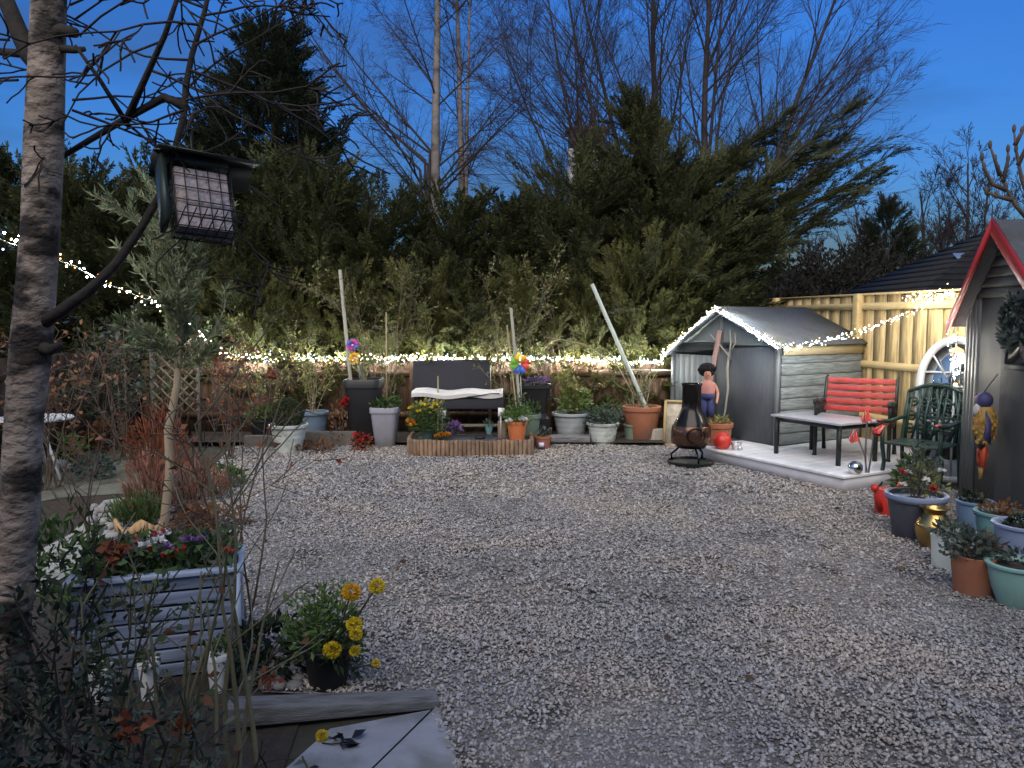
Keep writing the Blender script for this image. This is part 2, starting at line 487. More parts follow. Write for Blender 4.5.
L.new(cm.outputs['Result'], bg.inputs['Color'])
CLOUD.default_value = (1.1, 1.65, 2.6, 1)
bg.inputs['Strength'].default_value = .142

sun = bpy.data.lights.new('twilight', 'SUN'); sun.energy = 1.55; sun.angle = math.radians(60); sun.color = (1, .88, .73)
so = bpy.data.objects.new('twilight', sun); COL.objects.link(so)
d = Vector((-math.sin(SUN_AZ) * math.cos(SUN_EL), -math.cos(SUN_AZ) * math.cos(SUN_EL), -math.sin(SUN_EL)))
so.rotation_euler = d.to_track_quat('-Z', 'Y').to_euler()

cam = bpy.data.cameras.new('camera'); cam.lens = F / 1024 * 36; cam.sensor_width = 36; cam.clip_end = 2000; cam.clip_start = .05
co = bpy.data.objects.new('camera', cam); COL.objects.link(co)
co.location = (0, 0, H); co.rotation_euler = (PI / 2 - PITCH, 0, 0)
SC.camera = co
SC.view_settings.view_transform = 'Standard'; SC.view_settings.look = 'None'
SC.view_settings.exposure = 1.15; SC.view_settings.gamma = 1
SC.view_settings.use_curve_mapping = False
SC.cycles.use_denoising = True
SC.cycles.max_bounces = 4; SC.cycles.diffuse_bounces = 2; SC.cycles.glossy_bounces = 2; SC.cycles.transmission_bounces = 2; SC.cycles.transparent_max_bounces = 4
SC.cycles.sample_clamp_indirect = 3
SC.cycles.caustics_reflective = False; SC.cycles.caustics_refractive = False

# ------------------------------------------------------------------ ground, gravel, paving
def sheet(name, poly, z, m, kind='structure', label=None, n=None):
    b = MB(); b.add([(p[0], p[1], z) for p in poly], [tuple(range(len(poly)))])
    o = b.obj(name, m)
    return tag(o, label, None, None, kind)

def xy(u, v):
    p = G(u, v); return (p.x, p.y)

sheet('ground', [(-400, -60), (400, -60), (400, 700), (-400, 700)], -.012, M['earth'], label='dark bare earth under and around the whole garden')

GRAVEL = [xy(232, 449), xy(205, 478), xy(196, 500), xy(232, 545), xy(246, 600), xy(250, 660), xy(262, 692), xy(436, 699), xy(433, 715), xy(455, 772), (-.13, 1.4), (4.2, 1.4), (4.3, 8.0), (3.6, 9.5), (2.2, 10.3), (-3.0, 10.3)]
M['gravel_bed'] = mat('gravel_fines', (.27, .255, .24), .95, .5, 60, bump=1, bscale=90, dirt=(.06, .055, .045), dscale=2.5)
sheet('gravel_bed', GRAVEL, 0.0, M['gravel_bed'], label='fine grit under the loose gravel of the yard')

def inside(P, poly):
    x, y = P[:, 0], P[:, 1]; r = np.zeros(len(P), bool)
    n = len(poly); j = n - 1
    for i in range(n):
        xi, yi = poly[i]; xj, yj = poly[j]
        c = ((yi > y) != (yj > y)) & (x < (xj - xi) * (y - yi) / (yj - yi + 1e-12) + xi)
        r ^= c; j = i
    return r

def stones(b, lo, hi, n, smin, smax, poly, rng, ico):
    P = np.stack([rng.uniform(lo[0], hi[0], n), rng.uniform(lo[1], hi[1], n)], 1)
    P = P[inside(P, poly)]
    # keep only what the camera side can see
    P = P[np.abs(P[:, 0]) < .7 * P[:, 1] + .6]
    n = len(P)
    if ico:
        t = (1 + 5 ** .5) / 2
        T = np.array([(-1, t, 0), (1, t, 0), (-1, -t, 0), (1, -t, 0), (0, -1, t), (0, 1, t), (0, -1, -t), (0, 1, -t), (t, 0, -1), (t, 0, 1), (-t, 0, -1), (-t, 0, 1)]) / 1.9
        Fc = np.array([(0, 11, 5), (0, 5, 1), (0, 1, 7), (0, 7, 10), (0, 10, 11), (1, 5, 9), (5, 11, 4), (11, 10, 2), (10, 7, 6), (7, 1, 8), (3, 9, 4), (3, 4, 2), (3, 2, 6), (3, 6, 8), (3, 8, 9), (4, 9, 5), (2, 4, 11), (6, 2, 10), (8, 6, 7), (9, 8, 1)])
    else:
        T = np.array([(1, 0, 0), (-.5, .87, 0), (-.5, -.87, 0), (.4, .7, .6), (-.9, 0, .6), (.4, -.7, .6)], float)
        Fc = np.array([(0, 3, 5), (0, 1, 3), (1, 4, 3), (1, 2, 4), (2, 5, 4), (2, 0, 5), (3, 4, 5)])
    k = len(T)
    s = rng.uniform(smin, smax, n) * rng.choice([.75, 1, 1, 1.25], n)
    S = np.stack([s * rng.uniform(.8, 1.35, n), s * rng.uniform(.6, 1, n), s * rng.uniform(.4, .75, n)], 1)
    V = T[None] * (1 + rng.normal(0, .14, (n, k, 1))) * S[:, None, :] * .5
    a = rng.uniform(0, 2 * PI, n); ti = rng.normal(0, .35, n); tj = rng.normal(0, .35, n)
    V[..., 2] += V[..., 0] * ti[:, None] + V[..., 1] * tj[:, None]
    ca, sa = np.cos(a)[:, None], np.sin(a)[:, None]
    X = V[..., 0] * ca - V[..., 1] * sa; Y = V[..., 0] * sa + V[..., 1] * ca
    z = rng.uniform(0.002, .012, n)[:, None] + .012 * np.sin(P[:, 0] * 1.7 + 1)[:, None] * np.cos(P[:, 1] * 1.3)[:, None]
    V = np.stack([X + P[:, :1], Y + P[:, 1:2], np.maximum(V[..., 2] + z + s[:, None] * .2, -.004)], -1)
    b.add(V.reshape(-1, 3), (Fc[None] + (np.arange(n) * k)[:, None, None]).reshape(-1, 3))

def gravel_mat(*a, **k):
    m = island_mat(*a, **k); nt = m.node_tree; b_ = nt.nodes['Principled BSDF']; Lk = nt.links
    src = b_.inputs['Base Color'].links[0].from_socket
    tc = nt.nodes.new('ShaderNodeTexCoord'); n = nt.nodes.new('ShaderNodeTexNoise'); n.inputs['Scale'].default_value = .85; n.inputs['Detail'].default_value = 7; n.inputs['Roughness'].default_value = .62
    Lk.new(tc.outputs['Object'], n.inputs['Vector'])
    r = ramp_of(nt, [(.74, .76, .78), (1.02, 1.04, 1.08), (1.22, 1.16, 1.08)]); r.color_ramp.elements[0].position = .33; r.color_ramp.elements[1].position = .47; r.color_ramp.elements[2].position = .6
    Lk.new(n.outputs['Fac'], r.inputs['Fac'])
    mx = nt.nodes.new('ShaderNodeMix'); mx.data_type = 'RGBA'; mx.blend_type = 'MULTIPLY'; mx.inputs['Factor'].default_value = 1
    Lk.new(src, mx.inputs['A']); Lk.new(r.outputs['Color'], mx.inputs['B']); Lk.new(mx.outputs['Result'], b_.inputs['Base Color'])
    return m
g = MB(); rg = np.random.default_rng(3)
stones(g, (-2.5, 1.6), (4.3, 4.3), 88000, .011, .0215, GRAVEL, rg, True)
stones(g, (-3.4, 4.3), (4.3, 7.0), 60000, .0145, .027, GRAVEL, rg, False)
stones(g, (-4.2, 7.0), (4.3, 10.3), 42000, .021, .036, GRAVEL, rg, False)
M['gravel'] = gravel_mat('gravel_stones', [(.41, .38, .365), (.30, .28, .275), (.47, .45, .44), (.36, .32, .305), (.22, .21, .21), (.43, .40, .38), (.32, .305, .31), (.50, .485, .475), (.38, .345, .33), (.27, .255, .255)], .85, interp='CONSTANT')
tag(g.obj('gravel', M['gravel']), 'loose mixed grey, white and buff gravel covering the middle of the yard', kind='stuff')

rl = np.random.default_rng(91); nl_ = 75
lp = np.stack([rl.uniform(-2.2, 3.2, nl_), rl.uniform(3.0, 9.6, nl_)], 1); lp = lp[inside(lp, GRAVEL)]
b = MB(); b.leaves(np.concatenate([lp, np.full((len(lp), 1), .03)], 1), np.concatenate([rl.normal(0, 1, (len(lp), 2)), rl.normal(.1, .15, (len(lp), 1))], 1), rl.uniform(.03, .065, len(lp)), .03, rl)
M['stray'] = island_mat('stray_leaves', [(.10, .05, .03), (.05, .035, .025), (.14, .08, .04)], .8)
tag(b.obj('fallen_leaves', M['stray']), 'stray brown leaves scattered over the gravel', kind='stuff')

# flag path at the left and flag slab at the bottom
sheet('paving_slab', [xy(431, 711), xy(366, 775), (-.42, 1.5), (-.8, 1.5), xy(280, 775), xy(330, 730)], .006, M['paving'], label='bluish paving slab nearest the timber edging')
sheet('paving_slab', [xy(437, 707), xy(462, 775), (-.12, 1.5), (-.41, 1.5), xy(368.5, 775), xy(433, 711.5)], .0065, M['paving'], label='narrow bluish paving slab beside the gravel')
sheet('stone_path', [xy(104, 501), xy(144, 495), xy(136, 520), xy(108, 552), xy(40, 592), xy(-30, 606), xy(10, 566), xy(70, 535)], .006, M['path'], label='pale stone path running between the beds beside the birch trunk')
sheet('flower_bed', [xy(-40, 462), xy(232, 452), xy(205, 478), xy(196, 500), xy(232, 545), xy(246, 600), xy(250, 660), xy(262, 692), xy(300, 720), (-.7, 1.2), (-3.2, 1.2), (-6.5, 6)], -.004, M['soil'], label='bare soil of the planted bed on the left of the gravel')
sheet('patio', [xy(-60, 452), xy(128, 450), xy(146, 492), xy(60, 498), xy(-60, 520)], .002, M['terrace'], label='dull paved terrace behind the planted bed')

def pebble_thing(n, area, smin, smax, m, name, label):
    b = MB(); r = np.random.default_rng(n)
    for i in range(n):
        x, y = area(r); s = r.uniform(smin, smax)
        b.ball((x, y, s * .25), s / 2, 8, 6, sc=(r.uniform(.8, 1.3), r.uniform(.7, 1.1), .6))
    return tag(b.obj(name, m, smooth=True), label, kind='stuff')
pebble_thing(90, lambda r: tuple(np.array(xy(r.uniform(90, 170), r.uniform(505, 540)))), .04, .11, M['pebble_grey'], 'bed_stones', 'rounded stones lying on the soil of the planted bed')
pebble_thing(60, lambda r: tuple(np.array(xy(r.uniform(240, 300), r.uniform(640, 690)))), .03, .08, M['pebble_grey'], 'border_pebbles', 'blue grey pebbles beside the slatted planter')

# ------------------------------------------------------------------ timber edging at the bottom of the picture
a = G(228, 728); b_ = G(438, 703)
t = thing('timber_edging', 'weathered grey timber sleeper edging the gravel, above the paving slab', 'sleeper', ((a.x + b_.x) / 2, (a.y + b_.y) / 2, 0), math.atan2(b_.y - a.y, b_.x - a.x))
L2 = (Vector(b_) - Vector(a)).length / 2
bb = MB(); bb.slab([(-L2, .06, .02), (-L2, .06, .105), (L2, .06, .035), (L2, .06, -.004)], (0, -1, 0), .11)
bb.obj('beam', M['sleeper_grey'], t, bevel=.006)

# ------------------------------------------------------------------ raised white deck
C0 = Vector((3.17, 7.24, 0)); D1 = Vector((-.479, .878, 0)); D2 = Vector((.878, .479, 0))
def DK(i, j, z=0):
    return C0 + D1 * i + D2 * j + Vector((0, 0, z))
DKZ = math.atan2(D2.y, D2.x)
t = thing('garden_deck', 'low pale grey painted deck holding the red bench', 'deck', C0, DKZ)
bb = MB(); nb = 14
for i in range(nb):
    bb.box((1.15, .075 + i * .152, .148), (2.3, .149, .024))
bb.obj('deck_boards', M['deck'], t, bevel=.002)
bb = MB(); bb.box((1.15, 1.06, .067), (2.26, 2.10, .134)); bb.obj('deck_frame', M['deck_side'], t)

# ------------------------------------------------------------------ small apex shed
S0 = Vector((3.13, 9.0, 0)); w = 1.83; Ls = 1.5
SA = math.atan2(.5, .866)           # local x runs along the side wall, local y back along the gable
t = thing('garden_shed', 'small slate grey apex shed with fairy lights along its gable', 'shed', S0, SA)
zl, zr, za, zb = 1.215, 1.375, 1.80, .17
apex = (w / 2)
bb = MB(); bb.box((Ls / 2, w / 2, .08), (Ls - .03, w - .03, .178)); bb.obj('base', M['sleeper'], t)
# gable wall in the plane x = 0 : near half slate, far half pale door
g1 = MB(); g1.slab([(0, 0, zb), (0, w * .56, zb), (0, w * .56, zr - .03), (0, 0, zr - .03)], (1, 0, 0), .03); g1.obj('wall', M['shed_front'], t)
g1 = MB(); g1.slab([(0, 0, zr - .03), (0, w, zr - .03), (0, w, zl), (0, apex, za - .03), (0, 0, zr)], (1, 0, 0), .03); g1.obj('gable', M['shed_pale'], t)
g1 = MB()
nbd = 7
y0, y1 = w * .565, w - .03
for i in range(nbd):
    ya = y0 + (y1 - y0) * i / nbd; yb = y0 + (y1 - y0) * (i + 1) / nbd - .006
    g1.box((.006, (ya + yb) / 2, (zb + zl) / 2 + .0), (.03, yb - ya, zl - zb - .05))
dr = g1.obj('door', M['shed_pale'], t)
g1 = MB(); g1.box((-.014, y0 + .06, .78), (.02, .03, .12)); g1.obj('handle', M['iron'], dr)
g1 = MB(); g1.box((-.012, w * .5, 1.5), (.02, .045, .46)); g1.box((-.012, w * .5 + .12, zr + .0), (.018, w * .42, .02)); g1.box((-.012, w - .02, (zb + zl) / 2), (.03, .05, zl - zb)); g1.box((-.010, .02, (zb + zr) / 2), (.03, .045, zr - zb)); g1.obj('trim', M['shed_trim'], t)
# side wall of laps
g1 = MB(); nl = 8
for i in range(nl):
    z0 = zb + (zr - .1 - zb) * i / nl; z1 = zb + (zr - .1 - zb) * (i + 1) / nl
    g1.slab([(.03, -.014, z0 + .004), (Ls, -.014, z0 + .004), (Ls, -.010, z1 - .006), (.03, -.010, z1 - .006)], (0, 1, 0), .012)
g1.box((Ls / 2, .008, (zb + zr) / 2), (Ls - .06, .012, zr - zb - .02))
g1.obj('side_boards', M['shed_side'], t, bevel=.003)
g1 = MB(); g1.box((Ls / 2 + .02, -.03, zr - .075), (Ls - .02, .02, .125)); g1.obj('fascia', M['pine_trim'], t)
g1 = MB(); g1.slab([(Ls, 0, zb), (Ls, w, zb), (Ls, w, zl), (Ls, apex, za - .03), (Ls, 0, zr)], (-1, 0, 0), .03); g1.box((Ls / 2, w - .015, (zb + zl) / 2), (Ls - .08, .03, zl - zb - .02)); g1.obj('back_wall', M['shed_front'], t)
g1 = MB()
for (ya, zA, yb, zB) in ((-.09, zr - .03, apex, za), (w + .09, zl - .04, apex, za)):
    g1.slab([(-.09, ya, zA), (Ls + .05, ya, zA), (Ls + .05, yb, zB), (-.09, yb, zB)], (0, (-.35 if ya < 0 else .35), 1), .022)
g1.obj('roof', M['felt'], t)
g1 = MB()
g1.beam((-.1, -.08, zr - .055), (-.1, apex, za - .03), .02, .07, (1, 0, 0)); g1.beam((-.1, w + .08, zl - .065), (-.1, apex, za - .03), .02, .07, (1, 0, 0))
g1.obj('bargeboard', M['shed_trim'], t)
SHEDM = Matrix.Translation(S0) @ Matrix.Rotation(SA, 4, 'Z')
GL, GA, GR = SHEDM @ Vector((-.13, w + .1, zl - .05)), SHEDM @ Vector((-.13, apex, za + .01)), SHEDM @ Vector((-.13, -.1, zr - .04))

# plank leaning in the door gap, driftwood branch hung on the gable
p0 = SHEDM @ Vector((-.14, w * .60, .2)); p1 = SHEDM @ Vector((-.05, w * .50, 1.52))
p0 = SHEDM @ Vector((-.16, w * .60, .17))
bb = MB(); bb.beam((0, 0, 0), p1 - p0, .07, .02, (1, .5, 0)); o = bb.obj('wooden_plank', M['pink_wood'], loc=p0); tag(o, 'narrow pinkish plank leaning on the shed door edge', 'plank')
def W2(u, v, Y): return At(u, v, Y)
q0 = SHEDM @ Vector((-.06, w * .40, 1.25))
bb = MB()
def hang(pts, r): bb.tube([Vector(p) for p in pts], r, 6)
hang([(0, 0, 0), (.0, .03, -.2), (-.01, .0, -.45), (0, .05, -.75), (-.02, .1, -.95)], [.013, .017, .016, .012, .006])
hang([(0, 0, .28), (0, -.02, .12), (0, 0, -.1)], [.008, .011, .014])
hang([(0, .0, -.05), (0, .16, .08), (0, .34, .22)], [.012, .009, .006])
hang([(0, .0, 0), (0, -.1, .12), (0, -.08, .25)], [.010, .008, .004])
o = bb.obj('driftwood_branch', M['pole'], loc=q0, rz=SA); tag(o, 'pale bare forked branch hanging on the grey shed gable', 'branch')

# ------------------------------------------------------------------ fences
def board_fence(name, label, cat, A, B, z0, h, bw, gap, m, posts, rails, mp=None, side=1, jitter=.012, cap=False):
    A = Vector((*A, 0)); B = Vector((*B, 0)); Ln = (B - A).length
    t = thing(name, label, cat, (A.x, A.y, z0), math.atan2((B - A).y, (B - A).x))
    rn = random.Random(int(Ln * 100))
    bb = MB(); x = 0
    while x < Ln:
        ww = bw * rn.uniform(.92, 1.06)
        hh = h + rn.uniform(-jitter, jitter)
        bb.box((x + ww / 2, side * -.03 + rn.uniform(-.003, .003), hh / 2), (ww, .018, hh))
        x += ww + gap
    bb.obj('board_panel', m, t)
    for zz in rails:
        r = MB(); r.box((Ln / 2, -.055 * side, zz), (Ln, .035, .085)); r.obj('rail', mp or m, t)
    for px in posts:
        r = MB(); r.box((px, -.085 * side, (h + .03) / 2), (.095, .095, h + .03)); r.obj('post', mp or m, t, bevel=.004)
    if cap:
        r = MB(); r.box((Ln / 2, -.03 * side, h + .02), (Ln, .07, .025)); r.obj('cap_rail', mp or m, t)
    return t
FA, FB = (4.02, 12.0), (4.86, 7.9)
fd = Vector((FB[0] - FA[0], FB[1] - FA[1])); fl = fd.length
M['fence_beam'] = mat('new_pine_rail', (.56, .42, .2), .75, .16, 4, stretch=(.8, 6, 6), bump=.2)
# the boards sit behind, rails and posts on the garden side
board_fence('timber_fence', 'tall new pale timber fence behind the red bench', 'fence', FA, FB, .0, 1.95, .205, .026, M['fence_new'], [.3, 2.23, 4.0], [.45, 1.1, 1.82], M['fence_beam'], side=1, cap=True)
board_fence('picket_fence', 'low brown board fence under the band of fairy lights', 'fence', (-5.3, 11.0), (2.6, 11.0), 0, 1.05, .12, .004, M['fence_old'], [.1, 2.0, 3.9, 5.8, 7.7], [.3, .9], None, side=1)
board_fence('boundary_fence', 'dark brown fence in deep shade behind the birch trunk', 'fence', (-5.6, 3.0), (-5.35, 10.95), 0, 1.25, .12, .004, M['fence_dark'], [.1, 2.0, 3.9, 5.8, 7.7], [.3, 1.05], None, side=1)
p = MB(); p.tube([(0, 0, 0), (.9, 0, -.01), (1.1, .02, -.04)], .012, 6)
tag(p.obj('wire_rail', M['rail'], loc=At(632, 370, 10.7)), 'thin pale rail running from the low fence towards the shed', 'rail')

# ------------------------------------------------------------------ dark playhouse on the right
dW = Vector((.12, .993, 0)).normalized()     # along the gable, away from the camera
A0 = Vector((4.03, 6.3, 0))
PZ = math.atan2(dW.y, dW.x)                  # local x along gable (far = +), local y = outward to the garden (-X)
t = thing('playhouse', 'charcoal boarded playhouse with red bargeboards, its gable towards the yard', 'playhouse', A0, PZ)
e = .64; zap = 2.44; sl = 1.15; ze = zap - sl * e; dep = 1.7
near = 1.1
zn = zap - .85 * near
bb = MB(); bb.slab([(-near, -.04, .02), (e - .2, -.04, .02), (e - .2, -.04, 1.86), (-near, -.04, 1.86)], (0, 1, 0), .03); bb.obj('wall', M['playhouse'], t)
bb = MB()
nl = 7
for i in range(nl):
    z0 = 1.84 + (zap - 1.84) * i / nl; z1 = 1.84 + (zap - 1.84) * (i + 1) / nl
    xr0 = min(e - .02, (zap - z0) / sl); xr1 = (zap - z1) / sl + .001
    xl0 = -min(near, (zap - z0) / .85); xl1 = -(zap - z1) / .85 - .001
    bb.slab([(xl0, .012, z0), (xr0, .012, z0), (xr1, -.004, z1), (xl1, -.004, z1)], (0, -1, 0), .02)
bb.obj('gable', M['playhouse_lap'], t)
bb = MB()
for i in range(4):
    bb.box((e - .19 + .064 * i + .02, -.012, .95), (.058, .03, 1.82))
bb.obj('corner_boards', M['playhouse_corner'], t)
bb = MB(); bb.box((-.36, .004, .95), (.74, .03, 1.8)); dr = bb.obj('door', M['playhouse'], t, bevel=.003)
bb = MB(); bb.box((-.30, .018, 1.53), (.40, .012, .48)); wn = bb.obj('window', M['glass'], dr)
bb = MB()
for (cx, cz, sx, sz) in ((-.30, 1.785, .46, .04), (-.30, 1.275, .46, .04), (-.52, 1.53, .04, .47), (-.08, 1.53, .04, .47)):
    bb.box((cx, .022, cz), (sx, .02, sz))
bb.obj('frame', M['playhouse'], wn)
bb = MB(); bb.box((.02, -.008, .95), (.022, .02, 1.82)); bb.obj('door_gap', M['black_pot'], t)
bb = MB(); bb.slab([(e, -.02, .02), (e, -dep, .02), (e, -dep, ze), (e, -.02, ze)], (-1, 0, 0), .03); bb.obj('side_wall', M['playhouse'], t); bb = MB(); bb.slab([(-near, -.05, .02), (-near, -dep, .02), (-near, -dep, zn), (-near, -.05, zn)], (1, 0, 0), .03); bb.obj('side_wall', M['playhouse'], t)
bb = MB()
bb.slab([(0, .13, zap), (0, -dep, zap), (e + .1, -dep, zap - sl * (e + .1)), (e + .1, .13, zap - sl * (e + .1))], (.7, 0, .7), .025)
bb.slab([(0, .13, zap), (0, -dep, zap), (-near - .1, -dep, zap - .85 * (near + .1)), (-near - .1, .13, zap - .85 * (near + .1))], (-.7, 0, .7), .025)
bb.obj('roof', M['felt'], t)
bb = MB(); bb.beam((.0, .14, zap - .045), (-near - .1, .14, zap - .85 * (near + .1) - .045), .02, .12, (0, 1, 0)); 
def barge(xa, za_, xb, zb_, m, wd=.12):
    b2 = MB(); b2.slab([(xa, .135, za_ + .03), (xb, .135, zb_ + .03), (xb, .135, zb_ + .03 - wd), (xa, .135, za_ + .03 - wd)], (0, 1, 0), .02); return b2.obj('bargeboard', m, t)
barge(0, zap, -near - .1, zap - .85 * (near + .1), M['red_paint'], .13)
o = barge(0, zap, e + .1, zap - sl * (e + .1), M['red_paint'], .1)
PM = Matrix.Translation(A0) @ Matrix.Rotation(PZ, 4, 'Z')

M['grey_render'] = mat('grey_render', (.34, .34, .36), .9, .15, 2, dirt=(.2, .2, .2), dscale=1.5)
# ------------------------------------------------------------------ houses beyond the garden
def gable_house(name, label, loc, rz, lx, ly, hw, hr, wm, rm, wins, chim=None, hip=0):
    t = thing(name, label, 'house', loc, rz)
    b = MB(); b.box((0, 0, hw / 2), (lx, ly, hw))
    for s in ((-1, 1) if not hip else ()):
        b.slab([(s * lx / 2, -ly / 2, hw), (s * lx / 2, ly / 2, hw), (s * lx / 2, 0, hw + hr)], (-s, 0, 0), .2)
    b.obj('wall', wm, t)
    b = MB()
    for s in (-1, 1):
        n = 14
        for i in range(n):      # courses of slates
            f0, f1 = i / n, (i + 1) / n + .012
            y0, z0 = s * (ly / 2 + .3) * (1 - f0), hw - .1 + (hr + .12) * f0
            y1, z1 = s * (ly / 2 + .3) * (1 - f1), hw - .1 + (hr + .12) * f1
            b.slab([(-lx / 2 - .15 + hip * f0, y0, z0 + .03), (lx / 2 + .15 - hip * f0, y0, z0 + .03), (lx / 2 + .15 - hip * f1, y1, z1), (-lx / 2 - .15 + hip * f1, y1, z1)], (0, s * hr, ly / 2), .03)
            if hip: b.slab([(s * (lx / 2 + .15 - hip * f0), -abs(y0), z0 + .03), (s * (lx / 2 + .15 - hip * f0), abs(y0), z0 + .03), (s * (lx / 2 + .15 - hip * f1), abs(y1), z1), (s * (lx / 2 + .15 - hip * f1), -abs(y1), z1)], (s * hr, 0, hip), .03)
    r = b.obj('roof', rm, t)
    for (x, z, wd, ht) in wins:
        b = MB(); b.box((x, -ly / 2 - .03, z), (wd, .05, ht)); wo = b.obj('window', M['white_metal'], t)
        b = MB(); b.box((x, -ly / 2 - .058, z), (wd - .16, .012, ht - .16)); b.obj('pane', M['glass'], wo)
    if chim:
        cx, cz = chim
        b = MB(); b.box((cx, 0, cz - .35), (1.3, .8, 3.1)); c_ = b.obj('chimney', M['grey_render'], r)
        b = MB(); b.box((cx, 0, cz + 1.5), (1.25, .78, .6)); b.box((cx, 0, cz + 1.86), (1.5, .95, .14)); b.obj('chimney_head', M['brick'], t)
        for dx in (-.28, .22):
            b = MB(); b.lathe([(.13, 0), (.14, .1), (.11, .5), (.14, .55), (.1, .6)], 12, (cx + dx, 0, cz + 1.92)); b.obj('chimney_pot', M['brick'], t)
    return t, r
hp = At(585, 320, 25)
gable_house('white_house', 'white rendered house with a dark chimney half hidden behind the conifers', (2.65, 28, 0), 0, 6.5, 7, 4.0, 1.4, M['white_wall'], M['roof_tile'], [(-2.0, 3.2, 1.1, 1.0), (1.9, 3.2, 1.1, 1.0), (1.7, 1.3, 1.4, 1.2), (-2, 1.2, 1.4, 1.2)], (.0, 6.45))
np_ = At(925, 320, 17)
t, r = gable_house('neighbour_house', 'low dark slate roofed building beyond the timber fence', (np_.x + 4.35, 19.2, 0), math.radians(-4), 9.6, 6, 2.0, 1.95, M['brick'], M['roof_tile'], [], None, 3.6)
# roof light on the slope facing the garden
b = MB(); yy = -1.45; zz = 2.05 - .1 + 1.87 * (1 - 1.45 / 3.3)
sn = Vector((0, -1.75, 3)).normalized(); up = Vector((0, 3.3, 1.87)).normalized()
c = Vector((-2.55, yy, zz - .12)) + sn * .09
x_ = Vector((1, 0, 0))
b.slab([c - x_ * .45 - up * .45, c + x_ * .45 - up * .45, c + x_ * .45 + up * .45, c - x_ * .45 + up * .45], sn, .05)
rl = b.obj('roof_light', M['skyglass'], r)

# far hills
b = MB(); n = 60; V = []; Fc = []
for i in range(n):
    x = -260 + 520 * i / (n - 1)
    h = 10 + 6 * math.sin(x * .021 + 1) + 3 * math.sin(x * .07) + (6 if x > 40 else 0)
    V += [(x, 210, -1), (x, 260, h)]
for i in range(n - 1):
    Fc.append((2 * i, 2 * i + 2, 2 * i + 3, 2 * i + 1))
b.add(V, Fc); tag(b.obj('hills', M['hill'], smooth=True), 'dark distant hillside', kind='structure')

# unseen house wall and roof added behind the viewer to shade the near ground
b = MB()
hx0, hx1, hy, ht = -7.0, 6.0, -1.8, 4.2
b.box(((hx0 + hx1) / 2, hy - .15, ht / 2), (hx1 - hx0, .3, ht)); tag(b.obj('house_wall', M['white_wall']), 'rear wall of the house overlooking the yard', kind='structure')
b = MB(); b.slab([(hx0 - .3, hy + .4, ht), (hx1 + .3, hy + .4, ht), (hx1 + .3, hy - 4, ht + 2.6), (hx0 - .3, hy - 4, ht + 2.6)], (0, 0, 1), .12); tag(b.obj('house_roof', M['roof_tile']), 'slate roof of the house overlooking the yard', kind='structure')
# ------------------------------------------------------------------ vegetation
def spray_template(seed, n=8, droop=.15):
    r = np.random.default_rng(seed)
    Q = []
    def rh(p, d, l, wd, tilt):
        d = d / np.linalg.norm(d); x = np.array([-d[1], d[0], tilt]); x /= np.linalg.norm(x)
        Q.append(np.array([p, p + d * l * .4 - x * wd / 2, p + d * l, p + d * l * .4 + x * wd / 2]))
    rh(np.zeros(3), np.array([1, 0, 0.]), .9, .05, 0)
    for i in range(n):
        t = .08 + .9 * i / n
        for s in (-1, 1):
            a = s * math.radians(r.uniform(28, 50)); l = (.5 - .33 * t) * r.uniform(.7, 1.15)
            d = np.array([math.cos(a), math.sin(a), r.uniform(-.18, .22)])
            p = np.array([t * .95, 0, -droop * t * t + r.uniform(-.03, .03)])
            rh(p, d, l, .045, r.uniform(-.6, .6))
            for k in range(4):
                q = p + d * l * (.2 + .2 * k)
                for s2 in (-1, 1):
                    a2 = a + s2 * math.radians(r.uniform(25, 50))
                    rh(q, np.array([math.cos(a2), math.sin(a2), r.uniform(-.35, .2)]), r.uniform(.08, .15) * (1.2 - .15 * k), .034, r.uniform(-.8, .8))
    return np.array(Q).reshape(-1, 3)
SPRAYS = [spray_template(i) for i in range(4)]

def put_sprays(b, P, D, S, rng, upb=.8):
    P, D, S = np.asarray(P), np.asarray(D, float), np.asarray(S)
    D = D / np.linalg.norm(D, axis=1, keepdims=True)
    up = np.array([0, 0, 1.0]) + rng.normal(0, upb * .45, (len(P), 3))
    Y = np.cross(up, D); Y /= np.linalg.norm(Y, axis=1, keepdims=True) + 1e-9
    Z = np.cross(D, Y)
    B = np.stack([D * 1.12, Y * .72, Z], 1) * S[:, None, None]          # rows are the axes
    which = rng.integers(0, len(SPRAYS), len(P))
    for k, T in enumerate(SPRAYS):
        i = np.where(which == k)[0]
        if len(i) == 0: continue
        V = np.einsum('vj,njk->nvk', T, B[i]) + P[i][:, None, :]
        m = len(T)
        b.add(V.reshape(-1, 3), np.arange(len(i) * m).reshape(-1, 4))

def conifer_mesh(seed, h, rad, n, shape, smin, smax, z0=.1, up=.5, ragged=.25):
    """crown of sprays; shape(t) -> relative radius at relative height t"""
    r = np.random.default_rng(seed)
    b = MB()
    t = r.uniform(0, 1, n) ** .9
    az = r.uniform(0, 2 * PI, n)
    lump = 1 + ragged * np.sin(az * 3 + t * 9 + seed) + r.normal(0, ragged * .5, n)
    R = rad * shape(t) * lump * (r.uniform(.25, 1, n) ** .5) * .8
    P = np.stack([np.cos(az) * R, np.sin(az) * R, z0 + t * (h - z0) * .95], 1)
    D = np.stack([np.cos(az), np.sin(az), up + .8 * t ** 2 + r.normal(0, .25, n)], 1)
    D[:, :2] += r.normal(0, .3, (n, 2))
    S = r.uniform(smin, smax, n) * (.55 + .45 * shape(t))
    put_sprays(b, P, D, S, r)
    return b

